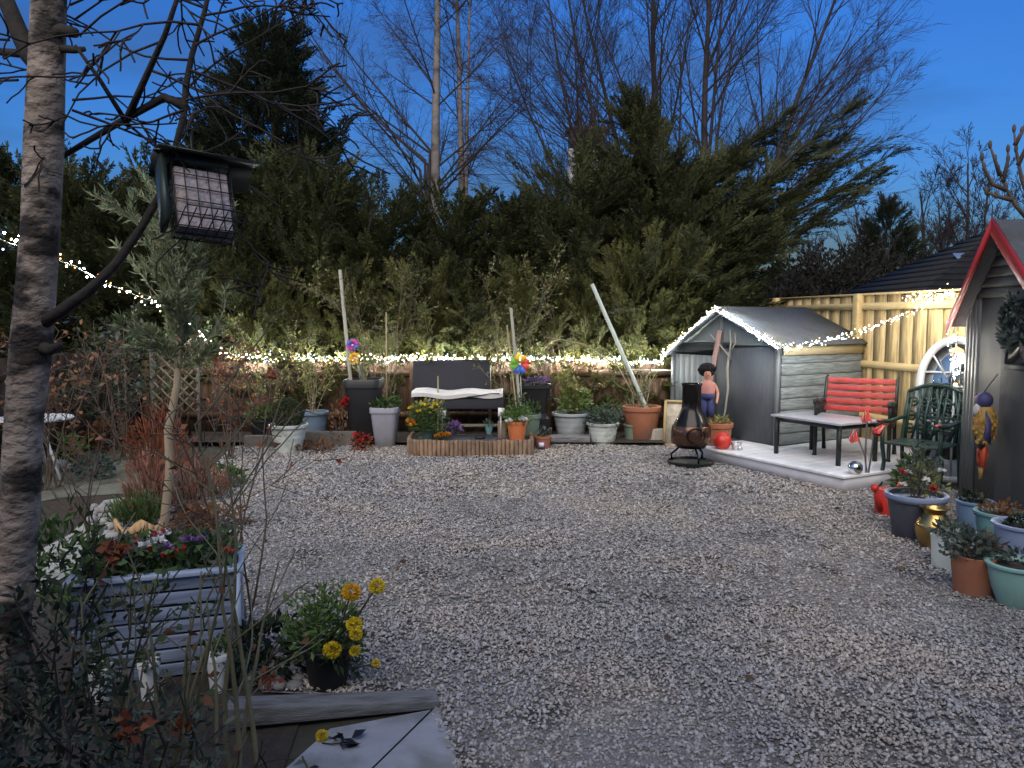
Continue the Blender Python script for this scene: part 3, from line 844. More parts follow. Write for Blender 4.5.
def trunk_mesh(h, r0, seed=0, lean=.02):
    rn = random.Random(seed)
    pts = [(rn.uniform(-lean, lean) * i, rn.uniform(-lean, lean) * i, h * i / 6) for i in range(7)]
    return MB().tube(pts, [r0 * (1 - .85 * i / 6) for i in range(7)], 8)

col_shape = lambda t: np.clip(1.05 - .55 * t ** 3, .1, 1) * np.clip(.8 + t * 2, 0, 1)
cone_shape = lambda t: np.clip((1 - t) ** .75 * 1.05 + .05, .05, 1)

# the row of hedge conifers behind the low fence: three crowns shared by the trees
protos = []
for k in range(3):
    protos.append((conifer_mesh(20 + k, 4.0, 1.0, 350, col_shape, .5, 1.15, .15, .45, .38), trunk_mesh(3.6, .1, k)))
hedge_x = [(-8.2, 12.9, 1.05), (-6.9, 12.6, 1.0), (-5.7, 12.9, 1.0), (-4.4, 12.4, .93), (-3.2, 12.5, .95), (-2.05, 12.6, .88), (-.95, 12.5, .90), (.05, 12.7, .86), (1.08, 12.5, .97), (2.4, 12.3, .92), (3.3, 12.9, .78)]
hl = ['hedge conifer at the far end of the row beyond the birch trunk', 'dark hedge conifer above the dark boundary fence corner', 'hedge conifer behind the olive tree and the feeder', 'hedge conifer just in front of the tall dark pointed tree', 'hedge conifer behind the slanting weathered pole and pink pinwheel', 'hedge conifer behind the tall grey planter and cane', 'hedge conifer behind the dark swing seat', 'hedge conifer behind the seat end and multicoloured pinwheel', 'hedge conifer behind the pale leaning pole', 'hedge conifer between the leaning pole and the grey shed', 'lower hedge conifer directly behind the grey shed']
built = {}
for i, (x, y, s) in enumerate(hedge_x):
    k = i % 3
    t = thing('conifer', hl[i], 'tree', (x, y, 0), i * 2.1, 'conifers of the back hedge')
    s_ = s * 1.0
    t.scale = (s_ * (1.0 + .12 * math.sin(i * 3)), s_, s_ * (1 + .05 * math.sin(i * 5)))
    if k not in built:
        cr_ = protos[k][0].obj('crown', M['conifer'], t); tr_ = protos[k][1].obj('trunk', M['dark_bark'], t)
        built[k] = (cr_, tr_)
    else:
        for o in built[k]:
            c = o.copy(); COL.objects.link(c); c.parent = t

# tall pointed conifer on the left
t = thing('conifer', 'tall dark pointed conifer rising highest on the left of the hedge', 'tree', (At(275, 300, 14.2).x, 14.2, 0))
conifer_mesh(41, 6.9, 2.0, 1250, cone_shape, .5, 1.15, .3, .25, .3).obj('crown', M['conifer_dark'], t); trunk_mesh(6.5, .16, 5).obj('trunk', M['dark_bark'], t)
t = thing('conifer', 'small dark conifer peeping above the hedge behind the feeder branch', 'tree', (At(212, 300, 17).x, 17, 0))
conifer_mesh(42, 6.0, 1.1, 420, cone_shape, .5, .9, .3, .35, .3).obj('crown', M['conifer_dark'], t); trunk_mesh(5.6, .14, 6).obj('trunk', M['dark_bark'], t)
# conifer with upswept limbs on the right
r = np.random.default_rng(5)
b = MB(); tb = MB()
base = Vector((2.45, 12.9, 0))
t = thing('spreading_conifer', 'large conifer with long limbs sweeping up to the right above the grey shed', 'tree', base)
tb.tube([(0, 0, 0), (-.05, 0, 2), (0, .05, 4), (-.25, 0, 5.4)], [.17, .14, .09, .02], 8)
P = []; D = []; S = []
def limb(p0, d, l, r0, dens=9, size=.75):
    p = Vector(p0); d = Vector(d).normalized(); pts = [p.copy()]
    n = 9
    for i in range(n):
        d = (d + Vector((r.normal(0, .05), r.normal(0, .05), .015 + r.normal(0, .04)))).normalized()
        p = p + d * l / n; pts.append(p.copy())
        if i >= 1:
            for k in range(dens if i > 2 else dens // 2):
                q = p - d * r.uniform(0, l / n)
                dd = d * 1.0 + Vector((r.normal(0, .34), r.normal(0, .4), r.normal(-.02, .2)))
                P.append(q); D.append(dd); S.append(size * r.uniform(.55, 1.1) * (1.12 - .4 * i / n))
    tb.tube(pts, [r0 * (1 - .9 * i / n) for i in range(n + 1)], 5)
targets = [((898, 148), 12.8), ((872, 128), 13.2), ((850, 150), 12.4), ((826, 140), 12.9), ((842, 172), 12.1), ((880, 152), 12.6), ((845, 118), 13.0), ((888, 165), 13.6), ((862, 188), 12.2), ((800, 120), 12.8), ((760, 118), 13.2), ((812, 215), 12.0), ((765, 232), 11.9), ((735, 265), 11.8), ((722, 150), 13.3), ((835, 190), 13.4), ((700, 190), 12.3), ((790, 165), 12.2), ((755, 190), 12.6), ((725, 285), 11.6), ((745, 150), 12.3), ((705, 240), 11.8), ((780, 200), 13.2), ((690, 300), 11.7)]
for (u, v), Y in targets:
    e_ = At(u, v, Y) - base
    z0 = max(.6, e_.z - .55 * abs(e_.x) - .25)
    p0 = Vector((0, 0, min(z0, 4.2))); dv = e_ - p0
    dv.z -= .25
    limb(p0, dv, dv.length, .05, 5, .66)
for (u, v), Y in [((640, 108), 12.9), ((625, 125), 12.7), ((655, 130), 13.1), ((610, 160), 12.6), ((600, 200), 12.3), ((640, 170), 12.0), ((675, 165), 12.3), ((615, 240), 12.0), ((590, 190), 13), ((650, 220), 11.9), ((636, 140), 12.7), ((660, 260), 11.7), ((630, 290), 11.7)]:
    e_ = At(u, v, Y) - base
    p0 = Vector((-.08, 0, max(.5, e_.z - .7))); dv = e_ - p0
    limb(p0, dv, dv.length, .04, 5, .66)
put_sprays(b, [tuple(x) for x in P], [tuple(x) for x in D], S, r)
b.obj('crown', M['conifer'], t); tb.obj('trunk', M['dark_bark'], t)
# young conifers low along the fence, the fairy-light glow put into their lighter sprays
gl = ['golden green young conifer behind the green pot at the foot of the fence', 'golden green shrub conifer above the lights right of the multicoloured pinwheel', 'golden green shrub conifer above the lights at the left end of the swing seat', 'golden green shrub conifer behind the tall black planter', 'golden green shrub conifer between the trellis and the ball topiary', 'golden green young conifer beside the grey shed gable', 'golden green young conifer behind the low fence by the leaning pole', 'golden green shrub conifer above the lights behind the seat', 'golden green shrub conifer above the lights by the weathered pole', 'golden green low conifer behind the ball topiary', 'golden green low conifer under the feeder']
proto = None
for i, (u, s) in enumerate([(622, 1.05), (532, .95), (430, .95), (350, .95), (265, .9), (655, 1.15), (585, .85), (475, .85), (395, .8), (300, .85), (235, .95)]):
    p = At(u, 330, 11.6)
    t = thing('young_conifer', gl[i], 'shrub', (p.x, 11.6, 0), i * 1.3, 'young golden conifers along the fence')
    t.scale = (s * 1.05, s * .85, s)
    if proto is None:
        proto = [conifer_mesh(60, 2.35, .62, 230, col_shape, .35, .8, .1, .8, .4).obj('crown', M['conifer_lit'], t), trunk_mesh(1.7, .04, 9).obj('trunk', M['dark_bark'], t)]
    else:
        for o in proto:
            c = o.copy(); COL.objects.link(c); c.parent = t

# ---- bare deciduous trees
def grow(out, p, d, l, r0, lvl, rn, maxlvl, wob=.09, upb=.05, nseg=6, kids=(5, 9), ratio=.55, spread=(25, 55), start=.25, k0=None, rk=.5, rmin=.0025):
    p = Vector(p); d = Vector(d).normalized(); pts = [p.copy()]; ds = [d.copy()]
    for i in range(nseg):
        d = (d + Vector((rn.gauss(0, wob), rn.gauss(0, wob), rn.gauss(upb, wob)))).normalized()
        p = p + d * (l / nseg); pts.append(p.copy()); ds.append(d.copy())
    out.append((pts, [max(r0 * (1 - .8 * i / nseg), rmin) for i in range(nseg + 1)], lvl))
    if lvl >= maxlvl: return
    for k in range(k0 if (k0 and lvl == 0) else rn.randint(*kids)):
        f = start + (1 - start) * rn.random(); i = min(int(f * nseg), nseg - 1)
        q = pts[i].lerp(pts[i + 1], f * nseg - i)
        a = math.radians(rn.uniform(*spread)); ax = ds[i].cross(Vector((rn.gauss(0, 1), rn.gauss(0, 1), rn.gauss(0, 1))))
        if ax.length < 1e-4: continue
        nd = Matrix.Rotation(a, 3, ax.normalized()) @ ds[i]
        grow(out, q, nd, l * ratio * rn.uniform(.65, 1.2) * (1.15 - .5 * f), max(r0 * (1 - .7 * f) * (rk if lvl == 0 else .5), .003), lvl + 1, rn, maxlvl, wob * 1.15, upb, max(3, nseg - 1), kids, ratio, spread, .15, None, rk, rmin)

def bare_tree(name, label, base, stems, maxlvl, m, seed, group=None, twig_m=None, **kw):
    rn = random.Random(seed)
    t = thing(name, label, 'tree', base, 0, group)
    tr, cr = MB(), MB()
    for (off, d, l, r0) in stems:
        out = []
        grow(out, off, d, l, r0, 0, rn, maxlvl, **kw)
        for pts, rad, lvl in out:
            (tr if lvl == 0 else cr).tube(pts, rad, 8 if lvl == 0 else (5 if lvl == 1 else 3), cap=False)
    tr.obj('trunk', m, t, smooth=True); cr.obj('crown', twig_m or m, t)
    return t

V3 = Vector
b0 = At(436, 320, 20); 
bare_tree('birch_tree', 'slim pale birch trunk rising bare, the left one of the pair above the hedge', (b0.x, 20, 0), [((0, 0, 0), (-.006, 0, 1), 13.5, .17)], 3, M['birch_far'], 4, 'pair of bare birches', M['far_bark'], wob=.006, upb=.005, nseg=14, kids=(15, 18), ratio=.30, spread=(35, 60), start=.3, k0=34, rk=.24)
b0 = At(462, 320, 20.6)
bare_tree('birch_tree', 'thinner darker birch trunk rising bare, the right one of the pair above the hedge', (b0.x, 20.6, 0), [((0, 0, 0), (.0, 0, 1), 13, .12), ((.1, 0, 3), (.02, 0, 1), 10, .06)], 3, M['birch_far'], 9, 'pair of bare birches', M['far_bark'], wob=.006, upb=.005, nseg=14, kids=(12, 15), ratio=.30, spread=(35, 60), start=.3, k0=22, rk=.26)
b0 = At(395, 320, 19)
t = thing('leaning_tree', 'thin bare tree with long stems slanting left across the sky before the birches', 'tree', (b0.x, 19, 0))
rn = random.Random(3); tr, cr = MB(), MB()
for (u0, v0, u1, v1) in ((428, 165, 275, 0), (430, 150, 310, -10), (425, 160, 330, 60), (420, 170, 250, -30)):
    a = At(u0, v0, 19) - Vector((b0.x, 19, 0)); z = At(u1, v1, 19 + rn.uniform(-1, 1)) - Vector((b0.x, 19, 0))
    out = []; dv = z - a
    grow(out, a, dv + Vector((0, 0, -.6)), dv.length * 1.05, .03, 0, rn, 2, wob=.03, upb=.03, nseg=9, kids=(13, 16), ratio=.32, spread=(25, 60), start=.1)
    for pts, rad, lvl in out:
        (tr if lvl == 0 else cr).tube(pts, rad, 6 if lvl == 0 else 3, cap=False)
    tr.tube([Vector((.7, 0, 0)), Vector((.8, 0, 2.2)), a], [.05, .045, .03], 6, cap=False)
tr.obj('trunk', M['far_bark'], t); cr.obj('crown', M['far_bark'], t)
b0 = At(693, 320, 16)
bare_tree('bare_tree', 'big bare multi stemmed tree spreading over the sky behind the right conifer', (b0.x, 16, 0),
          [((0, 0, 0), (-.04, 0, 1), 10, .12), ((.15, 0, .2), (.10, .05, 1), 10, .12), ((.2, 0, .5), (.34, .0, 1), 9.0, .09), ((-.2, .2, .3), (-.2, .1, 1), 9.5, .085), ((-.3, 0, .3), (-.34, 0, 1), 9, .07), ((.3, .1, 1.8), (.52, .1, .9), 6.8, .065), ((.2, .1, 2.2), (.68, 0, .8), 5.4, .055), ((-.5, .1, .2), (-.46, -.1, 1), 8, .05), ((-1.2, 0, 0), (-.2, 0, 1), 9, .06), ((-1.9, 0, 0), (-.08, 0, 1), 8.5, .05), ((.1, .2, 1), (.2, .1, 1), 9, .06)],
          3, M['far_bark'], 12, wob=.04, upb=.02, nseg=9, kids=(9, 12), ratio=.40, spread=(18, 45), start=.25, k0=19, rk=.4)
# distant trees right
for i, (u, Y, h, seed, lab) in enumerate([(965, 44, 10.5, 21, 'distant bare tree, the tallest one beyond the dark slate roof'), (918, 48, 9.5, 22, 'distant bare tree beside the dark rounded conifer'), (1010, 40, 10, 23, 'distant bare tree behind the playhouse apex'), (838, 46, 7.5, 24, 'distant low bare tree left of the dark rounded conifer')]):
    p = At(u, 320, Y)
    bare_tree('distant_tree', lab, (p.x, Y, 0), [((0, 0, 0), (0, 0, 1), h, .2), ((.3, 0, 0), (.22, 0, 1), h * .8, .14), ((-.3, 0, 0), (-.2, .1, 1), h * .85, .14), ((.2, 0, 1), (.45, 0, 1), h * .65, .1), ((-.2, 0, 1), (-.45, 0, 1), h * .65, .1)], 3, M['far_bark'], seed, 'distant trees beyond the garden', wob=.05, upb=.03, nseg=6, kids=(8, 10), ratio=.42, spread=(20, 45), start=.2, rmin=.011)
p = At(884, 320, 36)
t = thing('distant_conifer', 'distant dark rounded conifer standing out above the timber fence', 'tree', (p.x, 36, 0), 0, 'distant trees beyond the garden')
conifer_mesh(71, 7.3, 2.1, 520, lambda t: np.clip(1.1 * (1 - t ** 2.2), .1, 1), .6, 1.3, .2, .7, .12).obj('crown', M['conifer_dark'], t); trunk_mesh(5, .2, 3).obj('trunk', M['dark_bark'], t)
def ball_shrub(name, label, cat, loc, rx, rz, n, leaf, m, seed, stem_h=.3, group=None, flat=1.0):
    r = np.random.default_rng(seed)
    t = thing(name, label, cat, loc, 0, group)
    v = sphere_pts(n, r) * (r.uniform(.3, 1, (n, 1)) ** .5)
    v *= 1 + .18 * np.sin(v[:, :1] * 5 + seed) + .15 * np.cos(v[:, 1:2] * 6)
    c = v * np.array([rx, rx * flat, rz]) + np.array([0, 0, stem_h + rz])
    MB().leaves(c, v + r.normal(0, .5, (n, 3)) + np.array([0, 0, .3]), leaf * r.uniform(.6, 1.3, n), leaf * .5, r).obj('foliage', m, t)
    sb = MB()
    for k in range(5):
        a = k * 1.3
        sb.tube([(0, 0, 0), (math.cos(a) * rx * .25, math.sin(a) * rx * .25, stem_h + rz * .6), (math.cos(a) * rx * .6, math.sin(a) * rx * .6, stem_h + rz * 1.3)], [rx * .04, rx * .03, rx * .01], 5)
    sb.obj('stem', M['dark_bark'], t)
    return t
M['far_leaf'] = island_mat('dusky_twigs', [(.014, .016, .014), (.03, .026, .024), (.02, .022, .018)], .9, .1, spec=.05)
for i, (u, Y, rx, rz, lab) in enumerate([(812, 27, 2.0, 1.9, 'dark far shrub beside the grey shed roof beyond the fence'), (852, 30, 2.2, 2.2, 'dark far shrub just left of the rounded conifer'), (775, 25, 1.7, 1.3, 'dark low far shrub under the sweeping conifer limbs'), (925, 33, 2.6, 1.9, 'dark far shrub behind the slate roof ridge')]):
    p = At(u, 320, Y)
    ball_shrub('far_shrub', lab, 'shrub', (p.x, Y, 0), rx, rz, 4200, .2, M['far_leaf'], 80 + i, .2, 'dark shrubs beyond the timber fence')

# ---- light twiggy shrubs in front of the hedge
def twiggy(name, label, base, h, spread, n, m, leafm, nleaf, leaf, seed, rad=.012, kids=(6, 9), lvl=2):
    rn = random.Random(seed); r = np.random.default_rng(seed)
    t = thing(name, label, 'shrub', base, 0)
    b = MB(); tips = []
    for k in range(n):
        a = rn.uniform(0, 2 * PI); s = rn.uniform(.2, 1) * spread
        out = []
        grow(out, (rn.gauss(0, .05), rn.gauss(0, .05), 0), (math.cos(a) * s, math.sin(a) * s, 1), h * rn.uniform(.7, 1.1), rad, 0, rn, lvl, wob=.09, upb=.02, nseg=7, kids=kids, ratio=.36, spread=(25, 60), start=.3)
        for pts, rad_, lv in out:
            b.tube(pts, rad_, 5 if lv == 0 else 3, cap=False)
            tips += [tuple(q) for q in pts[2:]]
    b.obj('stems', m, t)
    if nleaf:
        tp = np.array(tips); i = r.integers(0, len(tp), nleaf)
        d = r.normal(0, 1, (nleaf, 3)) + np.array([0, 0, .3])
        MB().leaves(tp[i] + r.normal(0, .02, (nleaf, 3)), d, leaf * r.uniform(.6, 1.3, nleaf), leaf * .5, r).obj('foliage', leafm, t)
    return t
twiggy('climbing_shrub', 'tall thin twiggy shrub with yellowing leaves behind the tall grey planter', (At(385, 320, 10.7).x, 10.7, .1), 2.3, .25, 5, M['olive_twig'], M['leaf_mixed'], 560, .06, 31)
twiggy('climbing_shrub', 'thin twiggy shrub with buff leaves behind the multicoloured pinwheel', (At(512, 320, 10.75).x, 10.75, .1), 2.4, .3, 5, M['olive_twig'], M['leaf_mixed'], 640, .06, 33)
twiggy('climbing_shrub', 'thin arching shrub with few leaves under the leaning pole', (At(566, 320, 10.75).x, 10.75, .1), 1.9, .5, 4, M['olive_twig'], M['leaf_mixed'], 260, .05, 35)
twiggy('climbing_shrub', 'twiggy bush with sparse leaves above the blue ribbed pot', (At(262, 320, 10.5).x, 10.5, .1), 1.6, .6, 6, M['twig'], M['leaf_yellow'], 500, .06, 37)
twiggy('climbing_shrub', 'russet leaved twiggy bush between the trellis and the ball topiary', (At(228, 320, 9.0).x, 9.0, 0), 1.7, .4, 6, M['twig'], M['leaf_red'], 330, .06, 38)

twiggy('garden_shrub', 'brown leaved twiggy shrub before the dark fence, beside the birch trunk', (-4.55, 7.4, 0), 1.5, .5, 7, M['twig'], M['leaf_brown'], 420, .07, 41)
twiggy('garden_shrub', 'dark leaved twiggy shrub before the corner of the dark fence', (-4.6, 9.0, 0), 1.7, .5, 7, M['twig'], M['leaf_dark'], 700, .08, 42)
twiggy('garden_shrub', 'green twiggy shrub between the dark fence corner and the trellis', (-4.5, 10.2, 0), 1.6, .5, 7, M['twig'], M['leaf'], 520, .07, 43)
# ---- olive-like young tree, left middle
ob = G(162, 545)
t = thing('olive_tree', 'young silver leaved tree with a slim pale stem, left of the gravel', 'tree', ob)
r = np.random.default_rng(9); rn = random.Random(9)
Yo = ob.y
pl = lambda u, v, dy=0: At(u, v, Yo + dy) - Vector(ob)
tr = MB(); tr.tube([(0, 0, 0), pl(170, 470), pl(168, 430), pl(177, 385), pl(180, 330), pl(178, 270)], [.036, .033, .03, .027, .022, .008], 8, cap=False)
cr = MB(); lc, ld = [], []
st = [pl(179, 372), pl(180, 350), pl(180, 340), pl(178, 320), pl(179, 300), pl(178, 280), pl(178, 262)]
for k in range(34):
    p = rn.choice(st); a = rn.uniform(0, 2 * PI)
    out = []
    grow(out, p, (math.cos(a) * rn.uniform(.3, 1), math.sin(a) * rn.uniform(.3, 1), rn.uniform(.4, 2.2)), rn.uniform(.28, .72), .007, 0, rn, 1, wob=.1, upb=.06, nseg=6, kids=(4, 6), ratio=.45, spread=(20, 45), start=.2)
    for pts, rad_, lv in out:
        tr.tube(pts, [min(x, .008) for x in rad_], 4, cap=False)
        for i in range(1, len(pts)):
            dd = (pts[i] - pts[i - 1]).normalized()
            for q in range(6):
                f = rn.random(); lc.append(tuple(pts[i - 1].lerp(pts[i], f))); ld.append(tuple(dd + Vector((rn.gauss(0, .5), rn.gauss(0, .5), rn.gauss(.1, .4)))))
tr.obj('trunk', M['olive_bark'], t, smooth=True)
n = len(lc); MB().leaves(lc, ld, r.uniform(.05, .1, n), .014, r).obj('crown', M['olive_leaf'], t)
# ------------------------------------------------------------------ pots and plants
def ribbed(rt, rb, h, ribs=4, th=.02):
    p = [(rb * .97, 0), (rb, .01)]
    for i in range(ribs):
        f0 = (i + .12) / ribs * .86; f1 = (i + .5) / ribs * .86; f2 = (i + .88) / ribs * .86
        for f, k in ((f0, 0), (f1, .03), (f2, 0)):
            r = rb + (rt * .95 - rb) * f
            p.append((r * (1 + k), h * f))
    p += [(rt * .96, h * .88), (rt * 1.03, h * .90), (rt * 1.04, h * .985), (rt * 1.0, h), (rt - th, h * .995), (rt - th * 1.3, h * .88)]
    return p
def plain(rt, rb, h, th=.018):
    return [(rb * .96, 0), (rb, .008), (rt * .97, h * .86), (rt * 1.04, h * .865), (rt * 1.05, h * .985), (rt * 1.02, h), (rt - th, h), (rt - th * 1.4, h * .86)]
def bowl(rt, rb, h, th=.02):
    return [(rb * .95, 0), (rb, .01), (rb + (rt - rb) * .45, h * .35), (rb + (rt - rb) * .78, h * .68), (rt * .95, h * .9), (rt * 1.05, h * .93), (rt * 1.06, h * .985), (rt * 1.02, h), (rt - th, h * .99), (rt - th * 1.6, h * .88)]

def pot(label, loc, prof, m, cat='plant pot', name='potted_plant', n=36, sq=None, rot=0, group=None, soil=True):
    t = thing(name, label, cat, loc, rot, group)
    MB().lathe(prof, n, sq=sq, cap_end=False).obj('pot', m, t, smooth='auto')
    if soil:
        r_, h_ = prof[-1]
        b = MB(); b.lathe([(r_ * .99, h_ - .005), (r_ * .6, h_ + .01), (0, h_ + .015)], n, sq=sq); b.obj('soil', M['soil'], t)
    t['h'] = prof[-1][1]
    return t

def fol(t, c, rx, rz, n, leaf, m, seed=1, wid=.5, shell=.3, up=.4, name='foliage', lump=1.0, spread=.6):
    r = np.random.default_rng(seed)
    v = sphere_pts(n, r) * (r.uniform(shell, 1, (n, 1)) ** .5)
    v *= 1 + lump * (.2 * np.sin(v[:, :1] * 4 + seed) + .15 * np.cos(v[:, 1:2] * 5 + seed))
    p = v * np.array([rx, rx, rz]) + np.array(c)
    return MB().leaves(p, v + r.normal(0, spread, (n, 3)) + np.array([0, 0, up]), leaf * r.uniform(.6, 1.3, n), leaf * wid * r.uniform(.7, 1.2, n), r).obj(name, m, t)

def stems(t, z0, h, spread, n, m, leafm=None, nleaf=0, leaf=.05, seed=1, rad=.006, kids=(2, 4), lvl=1, wid=.45, up=.02, x=0, y=0):
    rn = random.Random(seed); r = np.random.default_rng(seed); b = MB(); tips = []
    for k in range(n):
        a = rn.uniform(0, 2 * PI); s = rn.uniform(.1, 1) * spread
        out = []
        grow(out, (x + rn.gauss(0, .03), y + rn.gauss(0, .03), z0 - .02), (math.cos(a) * s, math.sin(a) * s, 1), h * rn.uniform(.6, 1.1), rad, 0, rn, lvl, wob=.08, upb=up, nseg=6, kids=kids, ratio=.45, spread=(25, 60), start=.25)
        for pts, rr, lv in out:
            b.tube(pts, rr, 5 if lv == 0 else 3, cap=False); tips += [tuple(q) for q in pts[1:]]
    b.obj('stem', m, t)
    if nleaf:
        tp = np.array(tips); i = r.integers(0, len(tp), nleaf)
        MB().leaves(tp[i] + r.normal(0, .012, (nleaf, 3)), r.normal(0, 1, (nleaf, 3)) + np.array([0, 0, .35]), leaf * r.uniform(.6, 1.3, nleaf), leaf * wid, r).obj('foliage', leafm, t)

def bloom(t, c, r_, m, seed=0, n=40, name='flower', face=(0, -1, .4)):
    r = np.random.default_rng(seed)
    v = sphere_pts(n, r); v[:, 2] = np.abs(v[:, 2]) * .8
    b = MB(); b.leaves(np.array(c) + v * r_ * .25, v, r_ * r.uniform(.7, 1.05, n), r_ * .6, r); return b.obj(name, m, t)

def scl(Y): return Y / F
def onbed(u, v): return G(u, v, BEDZ)
BEDZ = .12

# planting strip in front of the low fence, held by short timbers
sheet('planting_strip', [(-4.6, 10.95), (-4.2, 10.0), (2.0, 9.95), (2.1, 10.95)], .055, M['soil'], label='dark soil strip in front of the low brown fence')
def timber(name, label, u0, u1, vb, h, m, log=False):
    a = G(u0, vb); b_ = G(u1, vb); c = (a + b_) / 2
    l = (b_ - a).length
    bb = MB()
    if log: bb.tube([(-l / 2, 0, h / 2), (0, 0, h / 2 + .004), (l / 2, 0, h / 2)], [h / 2 * .96, h / 2, h / 2 * .94], 14)
    else: bb.box((0, 0, h / 2), (l, .09, h))
    o = bb.obj(name, m, loc=(c.x, c.y + .05, 0), bevel=0 if log else .008, smooth='auto')
    tag(o, label, 'edging', 'timber edging of the planting strip')
timber('edging_timber', 'short edging timber behind the pale pot with the ball topiary', 244, 282, 449, .17, M['sleeper'])
timber('edging_timber', 'edging timber between the ball topiary pot and tall black planter', 305, 356, 447, .2, M['sleeper'])
timber('edging_timber', 'rounded edging log below the pale grey ribbed pot', 551, 590, 446, .15, M['sleeper_grey'], True)
timber('edging_timber', 'short edging timber between the green pot and the cream panel', 645, 668, 444, .2, M['pole'])
timber('edging_timber', 'low edging timber behind the orange flower pot', 536, 552, 438, .14, M['pole'])

# --- back row, left to right
Y = G(288, 456).y + .2; t = pot('pale ribbed pot holding a clipped ball of box', (At(288, 400, Y).x, Y, 0), ribbed(.235, .15, .37, 4), M['white_pot'])
fol(t, (0, 0, .5), .19, .185, 5200, .022, M['topiary'], 2, .6, .85, .0, lump=.12, spread=.9)
Y = 10.25; t = pot('blue grey ribbed pot with a leafy shrub, next to the ball topiary', (At(313, 400, Y).x, Y, .055), ribbed(.20, .14, .38, 4), M['blue_pot'])
stems(t, .36, .75, .5, 9, M['pale_twig'], M['leaf_yellow'], 330, .055, 3)
Y = 10.3; t = pot('small black tub with a low leafy plant, left of the ball topiary', (At(261, 400, Y).x, Y, .055), plain(.16, .13, .27), M['black_pot'])
fol(t, (0, 0, .33), .2, .13, 240, .08, M['leaf'], 4)
Y = 10.2; tl = t = pot('tall square black planter below the pink and yellow pinwheel', (At(364.5, 400, Y).x, Y, .055), plain(.235, .17, .82), M['black_pot'], sq=6, n=48)
stems(t, .8, .5, .35, 7, M['pale_twig'], M['leaf_bright'], 130, .06, 5)
TALLB = t.location.copy()
Y = G(385, 448).y + .17; t = pot('tapered square grey planter with a thin cane and trailing plant', (At(385, 400, Y).x, Y, 0), plain(.178, .125, .52), M['grey_pot'], sq=6, n=48)
fol(t, (0, 0, .55), .18, .08, 260, .07, M['leaf'], 6); 
b = MB(); b.tube([(.02, 0, .45), (.03, 0, 1.75)], .008, 6); b.obj('cane', M['bamboo'], t)
# low plants on the ground between
def groundplant(label, loc, rx, rz, n, leaf, m, seed, cat='plant', name='plant', flowers=None, stem=True):
    t = thing(name, label, cat, loc)
    fol(t, (0, 0, rz * .9), rx, rz, n, leaf, m, seed)
    b = MB()
    for k in range(5):
        a = k * 1.26 + seed
        b.tube([(0, 0, 0), (math.cos(a) * rx * .3, math.sin(a) * rx * .3, rz * .8), (math.cos(a) * rx * .6, math.sin(a) * rx * .6, rz * 1.3)], [.007, .005, .002], 4)
    b.obj('stem', M['twig'], t)
    if flowers:
        fm, pts, fr = flowers
        for i, p in enumerate(pts): bloom(t, p, fr, fm, i + seed)
    return t
groundplant('small red flowering plant at the foot of the tall grey planter', G(362, 450), .15, .11, 140, .06, M['leaf_red'], 7, flowers=(M['red_petal'], [(-.05, -.1, .2), (.07, -.1, .17), (.0, -.12, .12)], .05))
groundplant('leggy red leaved plant left of the tall black planter', G(340, 446), .16, .28, 90, .07, M['leaf_brown'], 8, flowers=(M['red_petal'], [(.06, -.03, .55), (.1, -.02, .6)], .06))
groundplant('low brown dying plant on the gravel by the ball topiary', G(318, 452), .26, .06, 160, .07, M['leaf_brown'], 9)

# poles
def pole(label, a, b_, r0, m, name='pole', cat='pole', r1=None):
    o = MB().tube([(0, 0, 0), b_ - a], [r0, r1 or r0], 10).obj(name, m, loc=a, smooth='auto')
    return tag(o, label, cat)
pole('weathered timber pole standing in the tall black planter', TALLB + Vector((-.18, .0, .78)), At(340, 270, 10.35), .024, M['pole'])
# log roll raised bed
t0 = G(469, 457)
t = thing('log_roll_bed', 'low raised bed edged with a roll of split logs before the swing seat', 'raised bed', (t0.x, t0.y, 0))
W_, Dp = .76, .66
path = []
for k in range(9):
    a = PI + PI / 2 * k / 8
    path.append((-W_ + .28 + .28 * math.cos(a), .28 + .28 * math.sin(a) * 1.0))
path = [(-W_, Dp), (-W_, .42)] + path + [(.2, -.015), (W_ - .02, .02), (W_, .06), (W_, Dp)]
seg = [Vector((p[0], p[1], 0)) for p in path]; Lt = sum((seg[i + 1] - seg[i]).length for i in range(len(seg) - 1))
b = MB(); rn = random.Random(2); dd = 0; i = 0; acc = 0; stp = .052
while dd < Lt:
    while i < len(seg) - 2 and dd > acc + (seg[i + 1] - seg[i]).length:
        acc += (seg[i + 1] - seg[i]).length; i += 1
    p = seg[i].lerp(seg[i + 1], min(1, (dd - acc) / (seg[i + 1] - seg[i]).length))
    hh = .205 + rn.uniform(-.008, .008)
    b.lathe([(.024, 0), (.026, .01), (.026, hh - .008), (.02, hh), (0, hh)], 9, (p.x, p.y, 0)); dd += stp
b.obj('log_roll', M['log'], t)
b = MB(); b.prism([(p[0] * .965, .02 + p[1] * .96) for p in path], .02, .165); b.obj('slate_top', M['slate_sheet'], t)
BT = .165
def onbedtop(u, v): return G(u, v, BT)
pb = onbedtop(427, 441)
t = pot('dark pot overflowing with a bushy green plant and yellow blooms on the log bed', pb + Vector((0, .1, 0)), plain(.085, .065, .14), M['dkgreen_pot'])
fol(t, (0, 0, .24), .215, .2, 1700, .045, M['leaf'], 11, .35)
fol(t, (0, .02, .4), .17, .1, 130, .06, M['leaf_yellow'], 12, .7)
for i, (dx, dz) in enumerate([(-.2, .24), (-.17, .20)]): bloom(t, (dx, -.1, dz), .055, M['orange_petal'], i)
